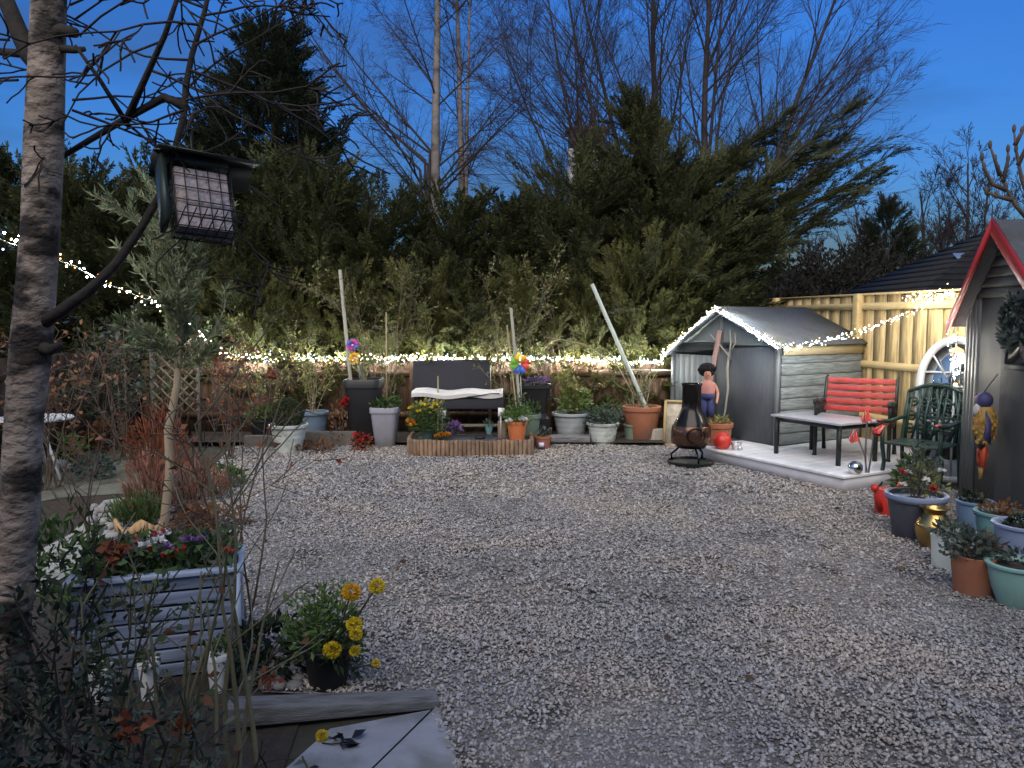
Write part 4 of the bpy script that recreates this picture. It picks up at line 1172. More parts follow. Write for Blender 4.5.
for i, (dx, dz) in enumerate([(-.2, .40), (-.05, .44), (.06, .40), (-.1, .36), (.1, .44)]): bloom(t, (dx, -.08, dz), .04, M['yellow_petal'], i + 5, 24)
p = onbedtop(442, 440)
t = thing('orange_flowers', 'low clump of orange flowers on the log bed at the bushy pot', 'flowers', p)
fol(t, (0, 0, .03), .07, .04, 50, .04, M['leaf'], 3)
for i in range(4): bloom(t, (-.05 + .04 * i, -.03, .05 + .02 * (i % 2)), .045, M['orange_petal'], i + 20, name='flower')
pp = onbedtop(438, 431); pole('thin straight cane upright at the left of the log bed', pp, At(438, 376, pp.y), .010, M['bamboo'], 'cane', 'cane')
def ptag(label, u, v, Yv, m):
    c = At(u, v, Yv); z = BT
    t = thing('plant_tag', label, 'plant label', (c.x, c.y, z), rz=.25)
    b = MB(); b.slab([(-.04, 0, c.z - z - .05), (.045, 0, c.z - z - .06), (.05, 0, c.z - z + .045), (-.035, 0, c.z - z + .055)], (0, 1, 0), .004); b.obj('card', m, t)
    b = MB(); b.box((0, .008, (c.z - z) / 2), (.012, .006, c.z - z)); b.obj('stake', m, t)
ptag('white plant label beside the bushy green plant', 442, 414, pb.y + .12, M['tag_white'])
ptag('white plant label beside the orange flower pot', 501, 412, pb.y + .15, M['tag_white'])
def rocks(name, label, loc, n, s, m, seed, cat='stone'):
    r = np.random.default_rng(seed); b = MB()
    for i in range(n):
        ss = s * r.uniform(.6, 1.2)
        b.ball((r.uniform(-1, 1) * s * 1.4, r.uniform(-.6, .6) * s, ss * .45 + (s * .55 if i > n * .65 else 0)), ss * .6, 9, 7, sc=(1.1, .9, .8))
    return tag(b.obj(name, m, loc=loc, smooth=True), label, cat)
t = thing('rosette_plant', 'small lilac grey rosette plant at the middle of the log bed', 'plant', onbedtop(454, 433))
fol(t, (0, 0, .06), .11, .07, 160, .06, M['purple_petal'], 14, .5); fol(t, (0, 0, .05), .1, .05, 90, .06, M['leaf_grey'], 15, .5, name='leaves')
t = pot('tiny blue glazed pot with a tuft at the rear of the log bed', onbedtop(489, 434), bowl(.055, .03, .1), M['teal_pot'], n=20); fol(t, (0, 0, .13), .06, .04, 60, .04, M['leaf_grey'], 16)
tag(MB().ball((0, 0, .02), .045, 14, 8, sc=(1.5, .9, .5)).obj('black_pebble', M['black_pot'], loc=onbedtop(480, 439), smooth=True), 'flat black pebble lying on the slate of the log bed', 'stone')
p = onbedtop(502, 439); b = MB(); b.lathe([(.055, 0), (.058, .01), (.056, .2), (.05, .215), (0, .215)], 14); tag(b.obj('wood_stump', M['log'], loc=p + Vector((0, .08, 0)), smooth='auto'), 'short upright log stump left of the orange pot', 'log')
p = onbedtop(517, 442); t = pot('bright orange terracotta pot of green leaves and white pansies', p + Vector((0, .1, 0)), plain(.122, .095, .245), M['orange_pot'])
fol(t, (0, 0, .30), .16, .11, 420, .05, M['leaf_bright'], 17)
for i, (dx, dz) in enumerate([(.07, .28), (-.1, .255), (.1, .26)]): bloom(t, (dx, -.12, dz), .05, M['white_petal'], i, 26)
fol(t, (.02, .05, .44), .12, .12, 130, .05, M['leaf'], 18, name='leaves')
p = G(529, 447); t = pot('sage grey pot partly hidden behind the orange pot', (p.x, 9.95, .055), plain(.15, .11, .38), M['green_pot']); fol(t, (0, 0, .42), .15, .1, 200, .06, M['leaf'], 19)
Y = 10.25; t = pot('tall black tapered planter topped with purple flowers', (At(534.5, 400, Y).x, Y, .055), [(.17, 0), (.18, .01), (.20, .3), (.145, .36), (.15, .42), (.21, .7), (.225, .70), (.225, .74), (.2, .74), (.19, .68)], M['black_pot'], sq=5, n=48)
fol(t, (0, 0, .77), .16, .05, 130, .05, M['leaf_grey'], 20)
for i in range(9): bloom(t, (-.1 + .035 * i, -.06 + .02 * (i % 3), .78 + .03 * (i % 2)), .045, M['purple_petal'], i + 40, 22)
p = G(543, 452); t = pot('small brick red pot with a white label, on the gravel by the log bed', p + Vector((0, .1, 0)), plain(.105, .085, .19), M['terra'])
fol(t, (0, 0, .24), .07, .06, 70, .05, M['leaf_grey'], 21); b = MB(); b.box((-.02, -.1, .085), (.085, .006, .09)); b.obj('label_card', M['purple_petal'], t); b = MB(); b.box((-.02, -.104, .09), (.06, .005, .055)); b.obj('label_print', M['tag_white'], t)
# bamboo pair
for i, (u0, v0, u1, v1, rr, lb) in enumerate([(516, 405, 507, 325, .010, 'thin bent cane left of the thicker stake behind the orange pot'), (520, 408, 511, 308, .018, 'thicker pale stake rising behind the orange pot')]):
    pole(lb, At(u0, v0, 9.75), At(u1, v1, 9.8), rr, M['bamboo'] if i == 0 else M['pole'], 'cane' if i == 0 else 'stake', 'cane' if i == 0 else 'stake')

Y = 10.3; t = pot('pale grey ribbed pot with a yellow green shrub, right of the black planter', (At(571, 400, Y).x, Y, .055), ribbed(.25, .17, .36, 4), M['palegrey_pot'])
stems(t, .34, .55, .5, 9, M['rose_stem'], M['leaf_yellow'], 300, .075, 22, wid=.6); fol(t, (.03, 0, .5), .2, .16, 220, .07, M['leaf_bright'], 23, .6, name='leaves')
Y = G(603, 447).y + .2; t = pot('pale mint ribbed pot holding a grey green bush', (At(603, 400, Y).x, Y, 0), ribbed(.21, .155, .30, 4), M['white_pot'])
fol(t, (0, 0, .36), .22, .14, 750, .05, M['leaf_grey'], 24, .5); fol(t, (0, 0, .42), .2, .14, 160, .05, M['leaf'], 25, .5, name='leaves')
Y = G(633, 444).y + .14; t = pot('sage green ribbed pot with spindly seedlings, below the terracotta pot', (At(633, 400, Y).x, Y, 0), ribbed(.125, .10, .25, 3), M['green_pot'])
stems(t, .24, .5, .35, 7, M['pale_twig'], M['leaf'], 120, .05, 26)
Y = 10.35; t = pot('large terracotta pot holding the long leaning pole', (At(642, 400, Y).x, Y, .055), plain(.25, .19, .44), M['terra'])
stems(t, .42, .7, .45, 8, M['pale_twig'], M['leaf'], 70, .05, 27); TP = t.location.copy()
pole('long pale pole leaning left out of the terracotta pot', TP + Vector((.06, -.03, .4)), At(592, 284, 10.35), .026, M['pole_white'])
b = MB(); b.tube([(0, 0, 0), (-.3, .05, .55), (-.75, .05, .85), (-1.3, .0, .95)], [.009, .008, .006, .003], 5); tag(b.obj('arching_stem', M['pale_twig'], loc=TP + Vector((-.02, .05, .42))), 'pale arching bramble stem bending left over the fence lights', 'stem')
# pinwheels
def pinwheel(label, foot, c, mats, r_):
    t = thing('pinwheel', label, 'pinwheel', foot)
    o = Vector(c) - Vector(foot)
    b = MB(); b.tube([(0, 0, 0), o + Vector((0, .02, 0))], .006, 6); b.obj('stick', M['pole_white'], t)
    n = 8
    for k in range(n):
        a = 2 * PI * k / n; a2 = a + 2 * PI / n * .95
        b = MB(); e1 = Vector((math.cos(a), 0, math.sin(a))) * r_; e2 = Vector((math.cos(a2), 0, math.sin(a2))) * r_ * .75
        b.slab([o, o + e1 + Vector((0, -.012, 0)), o + e2 + Vector((0, -.045, 0))], (0, -1, 0), .002)
        b.obj('vane', mats[k % len(mats)], t)
    b = MB(); b.ball(o + Vector((0, -.03, 0)), .014, 10, 6); b.obj('hub', M['tag_white'], t)
pinwheel('pinwheel with pink vanes over the tall black planter', TALLB + Vector((-.04, -.05, .8)), At(353, 345, 10.1), [M['toy_pink'], M['toy_pink'], M['purple_petal'], M['toy_blue']], .10)
pinwheel('yellow pinwheel just below the pink one', TALLB + Vector((-.0, -.08, .8)), At(355, 358, 10.05), [M['toy_yellow'], M['toy_yellow'], M['orange_petal']], .09)
pinwheel('large multicoloured pinwheel behind the orange flower pot', (At(522, 400, 9.8).x, 9.8, .5), At(520, 364, 9.75), [M['toy_red'], M['toy_yellow'], M['toy_yellow'], M['toy_green'], M['toy_green'], M['toy_blue'], M['toy_blue'], M['toy_red']], .15)

# --- swing seat
c = At(452, 400, 10.45); t = thing('swing_seat', 'dark fabric garden seat with a pale striped cushion behind the log bed', 'garden seat', (c.x, 10.45, 0))
X = lambda u: At(u, 400, 10.45).x - c.x
Z = lambda v: At(450, v, 10.45).z
b = MB(); b.slab([(X(410), .22, Z(395)), (X(490), .22, Z(393)), (X(489), .34, Z(361)), (X(410), .34, Z(362))], (0, 1, .2), .05); b.obj('backrest', M['dark_fabric'], t, bevel=.015)
b = MB(); b.box((X(466), .0, Z(402)), (X(502) - X(425), .5, .15)); b.obj('seat', M['dark_fabric'], t, bevel=.02)
b = MB(); rn = random.Random(4)
n = 14; top = []; 
for i in range(n + 1):
    x = X(414) + (X(503) - X(414)) * i / n; s = .015 * math.sin(i * .9) - .015 * math.sin(PI * i / n)
    b.V.append(np.array([(x, -.27, Z(393) + s - .03), (x, -.28, Z(393) + s + .02), (x, -.2, Z(393) + s + .045), (x, .2, Z(393) + s + .05), (x, .22, Z(393) + s - .03)], np.float32))
b.nv = 5 * (n + 1); b.P.append(np.array([(5 * i + k, 5 * i + (k + 1) % 5, 5 * (i + 1) + (k + 1) % 5, 5 * (i + 1) + k) for i in range(n) for k in range(5)], np.int32)); b.P.append(np.array([[4, 3, 2, 1, 0], [5 * n + k for k in range(5)]], np.int32))
cu = b.obj('cushion', M['cushion'], t, smooth='auto')
b = MB(); b.tube([(X(468), -.285, Z(395)), (X(480), -.285, Z(393.5)), (X(492), -.285, Z(391.5)), (X(500), -.285, Z(391.5))], .008, 6); b.obj('piping', M['stripe'], cu)
for sx in (412, 489):
    b = MB(); b.beam((X(sx), .38, .0), (X(sx), .38, Z(362)), .035, .035, (0, 1, 0)); b.obj('post', M['iron'] if sx < 450 else M['pole'], t)
for sx in (428, 500):
    b = MB(); b.beam((X(sx), -.2, .0), (X(sx), -.2, Z(405)), .04, .04, (0, 1, 0)); b.obj('leg', M['iron'], t)
b = MB(); b.box((X(466), .1, .2), (X(500) - X(430), .04, .04)); b.obj('stretcher', M['pole'], t)

# --- cream stone panel, chiminea, doll, planter, ball
p = G(676, 447); t = thing('stone_panel', 'cream mottled panel in a cane frame leaning on the shed', 'panel', (p.x, p.y + .1, 0), -.35)
b = MB(); b.slab([(-.12, -.02, .02), (.12, -.02, .02), (.12, .1, .56), (-.12, .1, .56)], (0, 1, -.2), .03); b.obj('panel', M['stone_panel'], t)
b = MB()
for (a, z) in (((-.135, -.02, .0), (-.135, .1, .575)), ((.135, -.02, .0), (.135, .1, .575)), ((-.15, .1, .575), (.15, .1, .575)), ((-.15, -.02, .01), (.15, -.02, .01))): b.beam(a, z, .035, .035, (0, 1, 0))
b.obj('frame', M['panel_frame'], t)
p = G(695, 469); cy = p.y + .22; k = cy / F
t = thing('chiminea', 'black iron chiminea with a polished bulb standing on a round tray', 'chiminea', (p.x, cy, 0))
prof = [(.10, .20), (.16, .21), (.20, .27), (.215, .36), (.205, .45), (.17, .53), (.135, .59), (.112, .65), (.106, .72), (.105, .90), (.118, .93), (.112, .94), (.09, .935), (.088, .85)]
b = MB(); b.lathe(prof, 40); b.obj('body', M['chiminea'], t, smooth='auto')
Mh = Matrix.Rotation(math.radians(0), 3, 'Z')
b = MB(); b.lathe([(.215, .255), (.222, .27), (.226, .36), (.216, .45), (.208, .462)], 40); b.obj('band', M['chim_bronze'], t, smooth='auto')
b = MB(); b.tube([(.10 * math.cos(a), -.228 - .01, .37 + .085 * math.sin(a)) for a in [2 * PI * i / 20 for i in range(21)]], .008, 6, cap=False); b.obj('door_ring', M['chiminea'], t)
for k_ in range(3):
    a = k_ * 2.1 + .7; b = MB(); b.tube([(.12 * math.cos(a), .12 * math.sin(a), .21), (.22 * math.cos(a), .22 * math.sin(a), .12), (.21 * math.cos(a), .21 * math.sin(a), .055)], .012, 8); b.obj('leg', M['chiminea'], t)
b = MB(); b.lathe([(.20, 0), (.25, .015), (.262, .055), (.25, .06), (.235, .035), (0, .03)], 36); b.obj('tray', M['iron'], t, smooth='auto')

p = G(722, 447, .148); t = pot('terracotta planter with a pale rim and yellowing plant on the deck corner', (p.x - .03, p.y + .12, .148), [(.13, 0), (.15, .01), (.17, .22), (.185, .225), (.19, .275), (.175, .28), (.16, .275), (.155, .23)], M['terra'])
fol(t, (-.02, 0, .29), .14, .05, 120, .06, M['leaf_yellow'], 30)
PLT = t.location.copy()
b = MB(); b.ball((0, 0, .105), .105, 24, 16); tag(b.obj('glazed_ball', M['red_plastic'], loc=G(722, 450, .148), smooth=True), 'round glossy red glazed ball on the deck corner', 'ball')
p = G(736, 451, .148); t = thing('foil_ornament', 'small crumpled silver ornament beside the red ball', 'ornament', p, .4)
b = MB(); b.lathe([(.035, 0), (.045, .01), (.038, .03), (.05, .07), (.055, .1), (.045, .103), (.03, .07)], 14, sq=4); b.obj('cup', M['silver_box'], t); b = MB(); b.lathe([(.0, .0), (.03, .03), (0, .07)], 8, (.02, -.05, 0)); b.obj('leaf', M['silver_box'], t)

# the garden doll: one continuous body, hair and clothes as children
dl = PLT + Vector((-.13, .0, .275)); t = thing('garden_doll', 'garden doll with thick black hair, pink top and navy trousers by the chiminea', 'doll', dl, math.radians(-8))
b = MB()
def body_skin(name, m, pts, edges, parent, lv=2):
    me = bpy.data.meshes.new(name); me.from_pydata([p[:3] for p in pts], edges, []); me.update(); me.materials.append(m)
    o = bpy.data.objects.new(name, me); COL.objects.link(o); o.parent = parent
    sk = o.modifiers.new('skin', 'SKIN'); sk.use_smooth_shade = True
    for i, p in enumerate(pts):
        me.skin_vertices[0].data[i].radius = (p[3], p[3] if len(p) < 5 else p[4]); me.skin_vertices[0].data[i].use_root = (i == 0)
    ss = o.modifiers.new('sub', 'SUBSURF'); ss.levels = lv; ss.render_levels = lv
    return o
hs = .66
pts = [(0, 0, .30, .062, .05), (0, 0, .42, .07, .048), (0, 0, .48, .058, .04), (0, -.005, .515, .026), (0, -.005, .545, .04, .045), (0, -.008, .59, .052, .055), (0, -.005, .63, .03),
       (.035, 0, .26, .036), (.04, -.02, .14, .028), (.042, -.01, .03, .02), (.045, -.06, .012, .016),
       (-.035, 0, .26, .036), (-.04, -.02, .14, .028), (-.042, -.01, .03, .02), (-.045, -.06, .012, .016),
       (.085, 0, .46, .026), (.125, -.01, .36, .02), (.11, -.06, .27, .016), (.10, -.08, .24, .014),
       (-.085, 0, .46, .026), (-.125, -.01, .36, .02), (-.11, -.06, .27, .016), (-.10, -.08, .24, .014)]
ed = [(0, 1), (1, 2), (2, 3), (3, 4), (4, 5), (5, 6), (0, 7), (7, 8), (8, 9), (9, 10), (0, 11), (11, 12), (12, 13), (13, 14), (2, 15), (15, 16), (16, 17), (17, 18), (2, 19), (19, 20), (20, 21), (21, 22)]
body_skin('body', M['skin_clay'], pts, ed, t)
b = MB()
rh_ = np.random.default_rng(8)
for i in range(110):
    v = sphere_pts(1, rh_)[0]; v[2] = v[2] * .8 + .25; v[1] = v[1] * .9 + (.3 if v[2] > .3 else .65)
    b.ball(np.array([0, .01, .615]) + v * np.array([.085, .07, .075]), .028, 8, 6)
b.obj('hair', M['doll_hair'], t, smooth=True)
b = MB(); b.lathe([(.084, .33), (.09, .37), (.088, .44), (.075, .475), (.05, .50), (.03, .505)], 20); o = b.obj('top', M['doll_pink'], t, smooth=True); o.scale = (1.05, .85, 1)
b = MB(); b.tube([(0, 0, .355), (0, 0, .29)], [.088, .078], 16); b.tube([(.035, 0, .30), (.042, -.018, .16), (.044, -.014, .07)], [.052, .044, .04], 12); b.tube([(-.035, 0, .30), (-.042, -.018, .16), (-.044, -.014, .07)], [.052, .044, .04], 12); b.obj('trousers', M['doll_blue'], t, smooth=True)
b = MB()
for s in (-1, 1): b.ball((s * .02, -.062, .598), .0065, 8, 6)
b.obj('eyes', M['black_pot'], t); b = MB(); b.ball((0, -.067, .585), .009, 8, 6); b.obj('nose', M['skin_clay'], t); b = MB(); b.ball((0, -.058, .567), .012, 8, 6, sc=(1, .4, .35)); b.obj('mouth', M['red_petal'], t)

# --- bench on the deck
fx = Vector((-.54, -.84, 0)).normalized(); sx = Vector((.84, -.54, 0)).normalized()
bl = G(825, 449, .148)                                    # far rear foot
o_ = bl + sx * .36 + fx * .26
t = thing('red_bench', 'cast iron bench with red painted slats standing on the deck', 'bench', (o_.x, o_.y, .148), math.atan2(sx.y, sx.x))
# local: x along the bench, y away from the sitter (back = +)
hw = .37
for s in (-1, 1):
    b = MB(); x = s * hw
    b.tube([(x, .24, 0), (x, .22, .1), (x, .17, .28), (x, .17, .40), (x, .23, .62), (x, .30, .84), (x, .335, .86)], [.026, .02, .02, .022, .02, .018, .014], 8)
    b.obj('rear_frame', M['iron'], t)
    b = MB(); b.tube([(x, -.30, 0), (x, -.27, .04), (x, -.25, .2), (x, -.27, .36), (x, -.28, .5), (x, -.30, .58)], [.03, .02, .02, .022, .018, .02], 8); b.obj('leg', M['iron'], t)
    b = MB(); b.tube([(x, -.34, .585), (x, -.33, .62), (x, -.25, .625), (x, -.1, .585), (x, .08, .60), (x, .21, .58)], [.02, .024, .024, .02, .02, .018], 8)
    b.tube([(x, -.28, .37), (x, .0, .35), (x, .18, .39)], .018, 8)
    for q in range(7):
        yy = -.24 + q * .06; b.tube([(x, yy, .37), (x, yy + .03, .47), (x, yy - .01, .60)], .008, 6)
    b.tube([(x, -.1 + .06 * math.cos(a), .48 + .06 * math.sin(a)) for a in [i * PI / 8 for i in range(17)]], .008, 6, cap=False)
    b.obj('arm', M['iron'], t)
for q in range(6):
    b = MB(); b.box((0, -.26 + .078 * q, .405 - .004 * q), (2 * hw + .02, .062, .022), M=Matrix.Rotation(-.05, 3, 'X')); b.obj('seat_slat', M['red_wood'], t, bevel=.004)
for q in range(5):
    f = q / 4; b = MB(); b.box((0, .20 + .105 * f - .012, .50 + .31 * f), (2 * hw + .02, .02, .063), M=Matrix.Rotation(-.30, 3, 'X')); b.obj('back_slat', M['red_wood'], t, bevel=.004)
# --- low table
pA, pB, pC = G(776, 454.5, .148), G(838, 467, .148), G(874, 461, .148)
e1 = pB - pA; e2 = Vector((-e1.y, e1.x, 0)).normalized() * .56
if e2.x < 0: e2 = -e2
t = thing('side_table', 'low dark metal table with a pale glossy top in front of the red bench', 'table', (pA.x, pA.y, .148), math.atan2(e1.y, e1.x))
l1 = e1.length; l2 = .56; hh = .43
for (x, y) in ((0, 0), (l1, 0), (l1, l2), (0, l2)):
    b = MB(); b.box((x, y, hh / 2), (.035, .035, hh)); b.obj('leg', M['iron'], t)
b = MB(); b.box((l1 / 2, l2 / 2, hh + .012), (l1 + .1, l2 + .1, .024)); M['table_top'] = mat('glossy_table_top', (.42, .42, .46), .18, .06, 4); b.obj('table_top', M['table_top'], t, bevel=.004)
b = MB()
for (x, y, dx, dy) in ((l1 / 2, 0, l1 - .04, .03), (l1 / 2, l2, l1 - .04, .03), (0, l2 / 2, .03, l2 - .04), (l1, l2 / 2, .03, l2 - .04)): b.box((x, y, hh - .025), (dx, dy, .04))
b.obj('apron', M['iron'], t)
# --- tulip ornament and gazing ball
p = G(867, 474, .148); t = thing('tulip_ornament', 'curved steel stalks with three red metal tulips at the deck edge', 'ornament', p)
for i, (u, v) in enumerate([(867, 416), (855, 436), (880, 430)]):
    e_ = At(u, v, p.y - .04 * i) - p
    b = MB(); b.tube([(.012 * i - .012, 0, 0), (e_.x * .2 + .02 * (i - 1), 0, e_.z * .45), (e_.x * .75, 0, e_.z * 1.02), (e_.x, 0, e_.z * .98)], .009, 8); s_ = b.obj('stalk', M['steel'], t, smooth='auto')
    a = [0, 0, .7][i]; Mr = Matrix.Rotation(a, 3, 'Y')
    b = MB()
    for k_ in range(3):
        aa = k_ * 2.094 + .5
        c1 = Vector((math.cos(aa - 1.0) * .05, math.sin(aa - 1.0) * .05, -.07)); c2 = Vector((math.cos(aa + 1.0) * .05, math.sin(aa + 1.0) * .05, -.07)); tp = Vector((math.cos(aa) * .012, math.sin(aa) * .012, .065)); md = Vector((math.cos(aa) * .058, math.sin(aa) * .058, -.04))
        b.slab([e_ + Mr @ c1, e_ + Mr @ md, e_ + Mr @ tp], (0, 0, .003), 1 / 200 * .6); b.slab([e_ + Mr @ md, e_ + Mr @ c2, e_ + Mr @ tp], (0, 0, .003), 1 / 200 * .6)
    b.obj('tulip', M['red_plastic'], t)
p = G(855, 475, .148); t = thing('gazing_ball', 'small mirror polished steel ball on the deck edge', 'ball', p)
b = MB(); b.ball((0, 0, .07), .07, 28, 18); b.obj('globe', M['chrome'], t, smooth=True); b = MB(); b.lathe([(.035, 0), (.04, .006), (.03, .014)], 18); b.obj('foot', M['iron'], t)
# --- second cast iron chair
p = G(916, 462, .0); t = thing('iron_chair', 'dark green cast iron lattice chair between bench and playhouse', 'chair', (4.03, 7.5, .0), math.radians(-50))
hw = .27
for s in (-1, 1):
    x = s * hw
    b = MB(); b.tube([(x, .27, 0), (x, .22, .2), (x, .19, .42), (x, .25, .7), (x, .31, .92)], [.024, .02, .02, .018, .016], 8); b.obj('rear_frame', M['green_iron'], t)
    b = MB(); b.tube([(x, -.30, 0), (x, -.25, .06), (x, -.2, .25), (x, -.25, .42), (x, -.26, .60)], [.03, .022, .02, .022, .02], 8); b.obj('leg', M['green_iron'], t)
    b = MB(); b.tube([(x, -.36, .63), (x, -.30, .66), (x, -.1, .64), (x, .1, .66), (x, .25, .66)], [.022, .026, .022, .02, .018], 8); b.obj('arm', M['green_iron'], t)
    b = MB(); b.ball((x, -.33, .672), .035, 12, 8, sc=(.8, 1.6, .35)); b.obj('arm_pad', M['red_wood'], t, smooth=True)
b = MB(); b.box((0, -.02, .44), (2 * hw, .46, .02)); b.obj('seat', M['green_iron'], t, bevel=.006)
b = MB()
b.tube([(-hw, .31, .92), (-.12, .33, .985), (0, .335, 1.0), (.12, .33, .985), (hw, .31, .92)], .02, 8)
for i in range(9):
    x = -hw + .03 + i * (2 * hw - .06) / 8
    b.tube([(x, .2, .45), (x + .05 * math.sin(i * 2), .25, .7), (x * .9, .32, .96)], .013, 6)
for z in (.55, .68, .82):
    for i in range(5):
        x0 = -hw + .055 + i * (2 * hw) / 5
        b.tube([(x0 + .04 * math.cos(a), .205 + (z - .42) * .21, z + .045 * math.sin(a)) for a in [q * PI / 5 for q in range(11)]], .011, 6, cap=False)
    b.tube([(-hw, .205 + (z - .42) * .21, z), (hw, .205 + (z - .42) * .21, z)], .012, 6)
b.obj('backrest', M['green_iron'], t)
# --- arched mirror
mp_ = At(945, 430, 7.95); t = thing('arched_mirror', 'white arched garden mirror with glazing bars behind the iron chair', 'mirror', (4.47, 7.75, .0), math.radians(-30))
hw2, hs_, rt_ = .31, 1.0, .45
arc = [(-hw2, 0), (-hw2, hs_)] + [(-hw2 * math.cos(a), hs_ + rt_ * math.sin(a)) for a in [PI * i / 20 for i in range(1, 20)]] + [(hw2, hs_), (hw2, 0)]
b = MB(); b.slab([(x, .02 * z, z) for x, z in arc], (0, 1, 0), .01); b.obj('glass', M['mirror'], t)
b = MB(); b.tube([(a[0], .02 * a[1] - .008, a[1]) for a in arc], .038, 10); b.box((0, 0, .03), (2 * hw2, .05, .06))
b.obj('frame', M['white_metal'], t)
b = MB()
for z in (.62, .98, 1.12): b.beam((-hw2, .02 * z - .015, z), (hw2, .02 * z - .015, z), .02, .02, (0, 1, 0))
b.beam((0, -.015, .05), (0, .005, 1.0), .02, .02, (0, 1, 0))
for a in (.8, 1.57, 2.34): b.beam((.1 * math.cos(a), .005, .99 + .1 * math.sin(a)), (hw2 * math.cos(a), .01, hs_ + rt_ * math.sin(a)), .018, .018, (0, 1, 0))
b.obj('bars', M['white_metal'], t)
M['p_feather'] = island_mat('yellow_feathers', [(.42, .22, .04), (.5, .33, .08), (.3, .2, .05), (.45, .14, .04)], .7)
M['p_tail'] = island_mat('red_feathers', [(.4, .05, .03), (.5, .12, .04), (.25, .03, .03)], .7)
# --- parrot on the playhouse wall
pw = PM @ Vector((-.035, .14, 0)); pc = Vector((pw.x, pw.y, At(996, 425, pw.y).z))
t = thing('parrot_ornament', 'colourful hanging parrot, blue head, yellow body and red tail, on the playhouse', 'ornament', pc, PZ)
b = MB(); b.lathe([(0, -.16), (.05, -.13), (.075, -.03), (.08, .06), (.06, .14), (.02, .17)], 18); o = b.obj('body', M['p_yellow'], t, smooth=True)
rf = np.random.default_rng(31); nf = 190; za_ = rf.uniform(-.13, .15, nf); aa_ = rf.uniform(0, 2 * PI, nf); rr_ = np.interp(za_, [-.16, -.13, -.03, .06, .14, .17], [.01, .05, .075, .08, .06, .02])
MB().leaves(np.stack([np.cos(aa_) * rr_, np.sin(aa_) * rr_, za_], 1), np.stack([np.cos(aa_) * .35, np.sin(aa_) * .25, -np.ones(nf)], 1) + rf.normal(0, .1, (nf, 3)), .036, .022, rf, .05).obj('feathers', M['p_feather'], o)
nf = 60; MB().leaves(np.stack([rf.uniform(-.045, .045, nf), rf.uniform(-.02, .03, nf), rf.uniform(-.3, -.13, nf)], 1), np.stack([rf.normal(0, .06, nf), rf.normal(.05, .08, nf), -np.ones(nf)], 1), .08, .022, rf, .05).obj('tail_feathers', M['p_tail'], t)
b = MB(); b.ball((0, .01, .205), .062, 16, 12, sc=(1, 1, 1.1)); hd = b.obj('head', M['p_blue'], t, smooth=True)
b = MB(); b.lathe([(.03, 0), (.026, .03), (.004, .065)], 10, (0, 0, 0)); o = b.obj('beak', M['p_red'], hd); o.location = (.045, .02, .21); o.rotation_euler = (0, math.radians(115), 0)
b = MB(); b.ball((.03, .035, .21), .038, 12, 8); b.obj('face', M['doll_pink'], hd, smooth=True)
b = MB(); b.ball((.045, .058, .225), .010, 8, 6); b.obj('eye', M['p_white'], hd)
b = MB(); b.ball((.015, .055, .12), .05, 14, 10, sc=(.8, .6, 1.1)); b.obj('breast', M['p_white'], t, smooth=True)
for s in (-1, 1):
    b = MB(); b.slab([(s * .07, .03, .13), (s * .095, 0, .04), (s * .085, -.01, -.15), (s * .055, .03, -.1)], (s, 0, 0), .012); b.obj('wing', M['orange_petal'] if s > 0 else M['p_blue'], t)
b = MB(); b.slab([(-.05, 0, -.15), (.05, 0, -.15), (.055, 0, -.33), (0, 0, -.36), (-.055, 0, -.33)], (0, 1, 0), .025); b.obj('tail', M['p_red'], t)
b = MB(); b.slab([(-.03, .003, -.33), (.03, .003, -.33), (.012, .003, -.45), (-.012, .003, -.45)], (0, 1, 0), .018); b.obj('tail_tip', M['p_yellow'], t)
b = MB(); b.slab([(-.055, .012, -.12), (.055, .012, -.12), (.05, .012, -.19), (-.05, .012, -.19)], (0, 1, 0), .03); b.obj('perch', M['black_pot'], t)
b = MB(); b.tube([(0, .02, .27), (0, -.08, .42)], .004, 5); b.obj('hanger', M['wire'], t)
# ring of leaves added to stand for foliage reflected in the door window
wc = PM @ Vector((-.27, .09, 1.62)); t = thing('leaf_wreath', 'grey green leaf spray hanging over the playhouse window', 'wreath', wc, PZ)
rr = np.random.default_rng(6); a = rr.uniform(0, 2 * PI, 420); q = np.stack([np.cos(a) * .12 + rr.normal(0, .025, 420), rr.normal(0, .018, 420), np.sin(a) * .17 + rr.normal(0, .03, 420)], 1)
MB().leaves(q, np.stack([-np.sin(a), rr.normal(.3, .3, 420), np.cos(a)], 1) + rr.normal(0, .5, (420, 3)), .055, .025, rr).obj('foliage', M['leaf_grey'], t)
b = MB(); b.tube([(.12 * math.cos(x), 0, .17 * math.sin(x)) for x in [i * PI / 10 for i in range(21)]], .006, 6, cap=False); b.obj('ring', M['twig'], t)

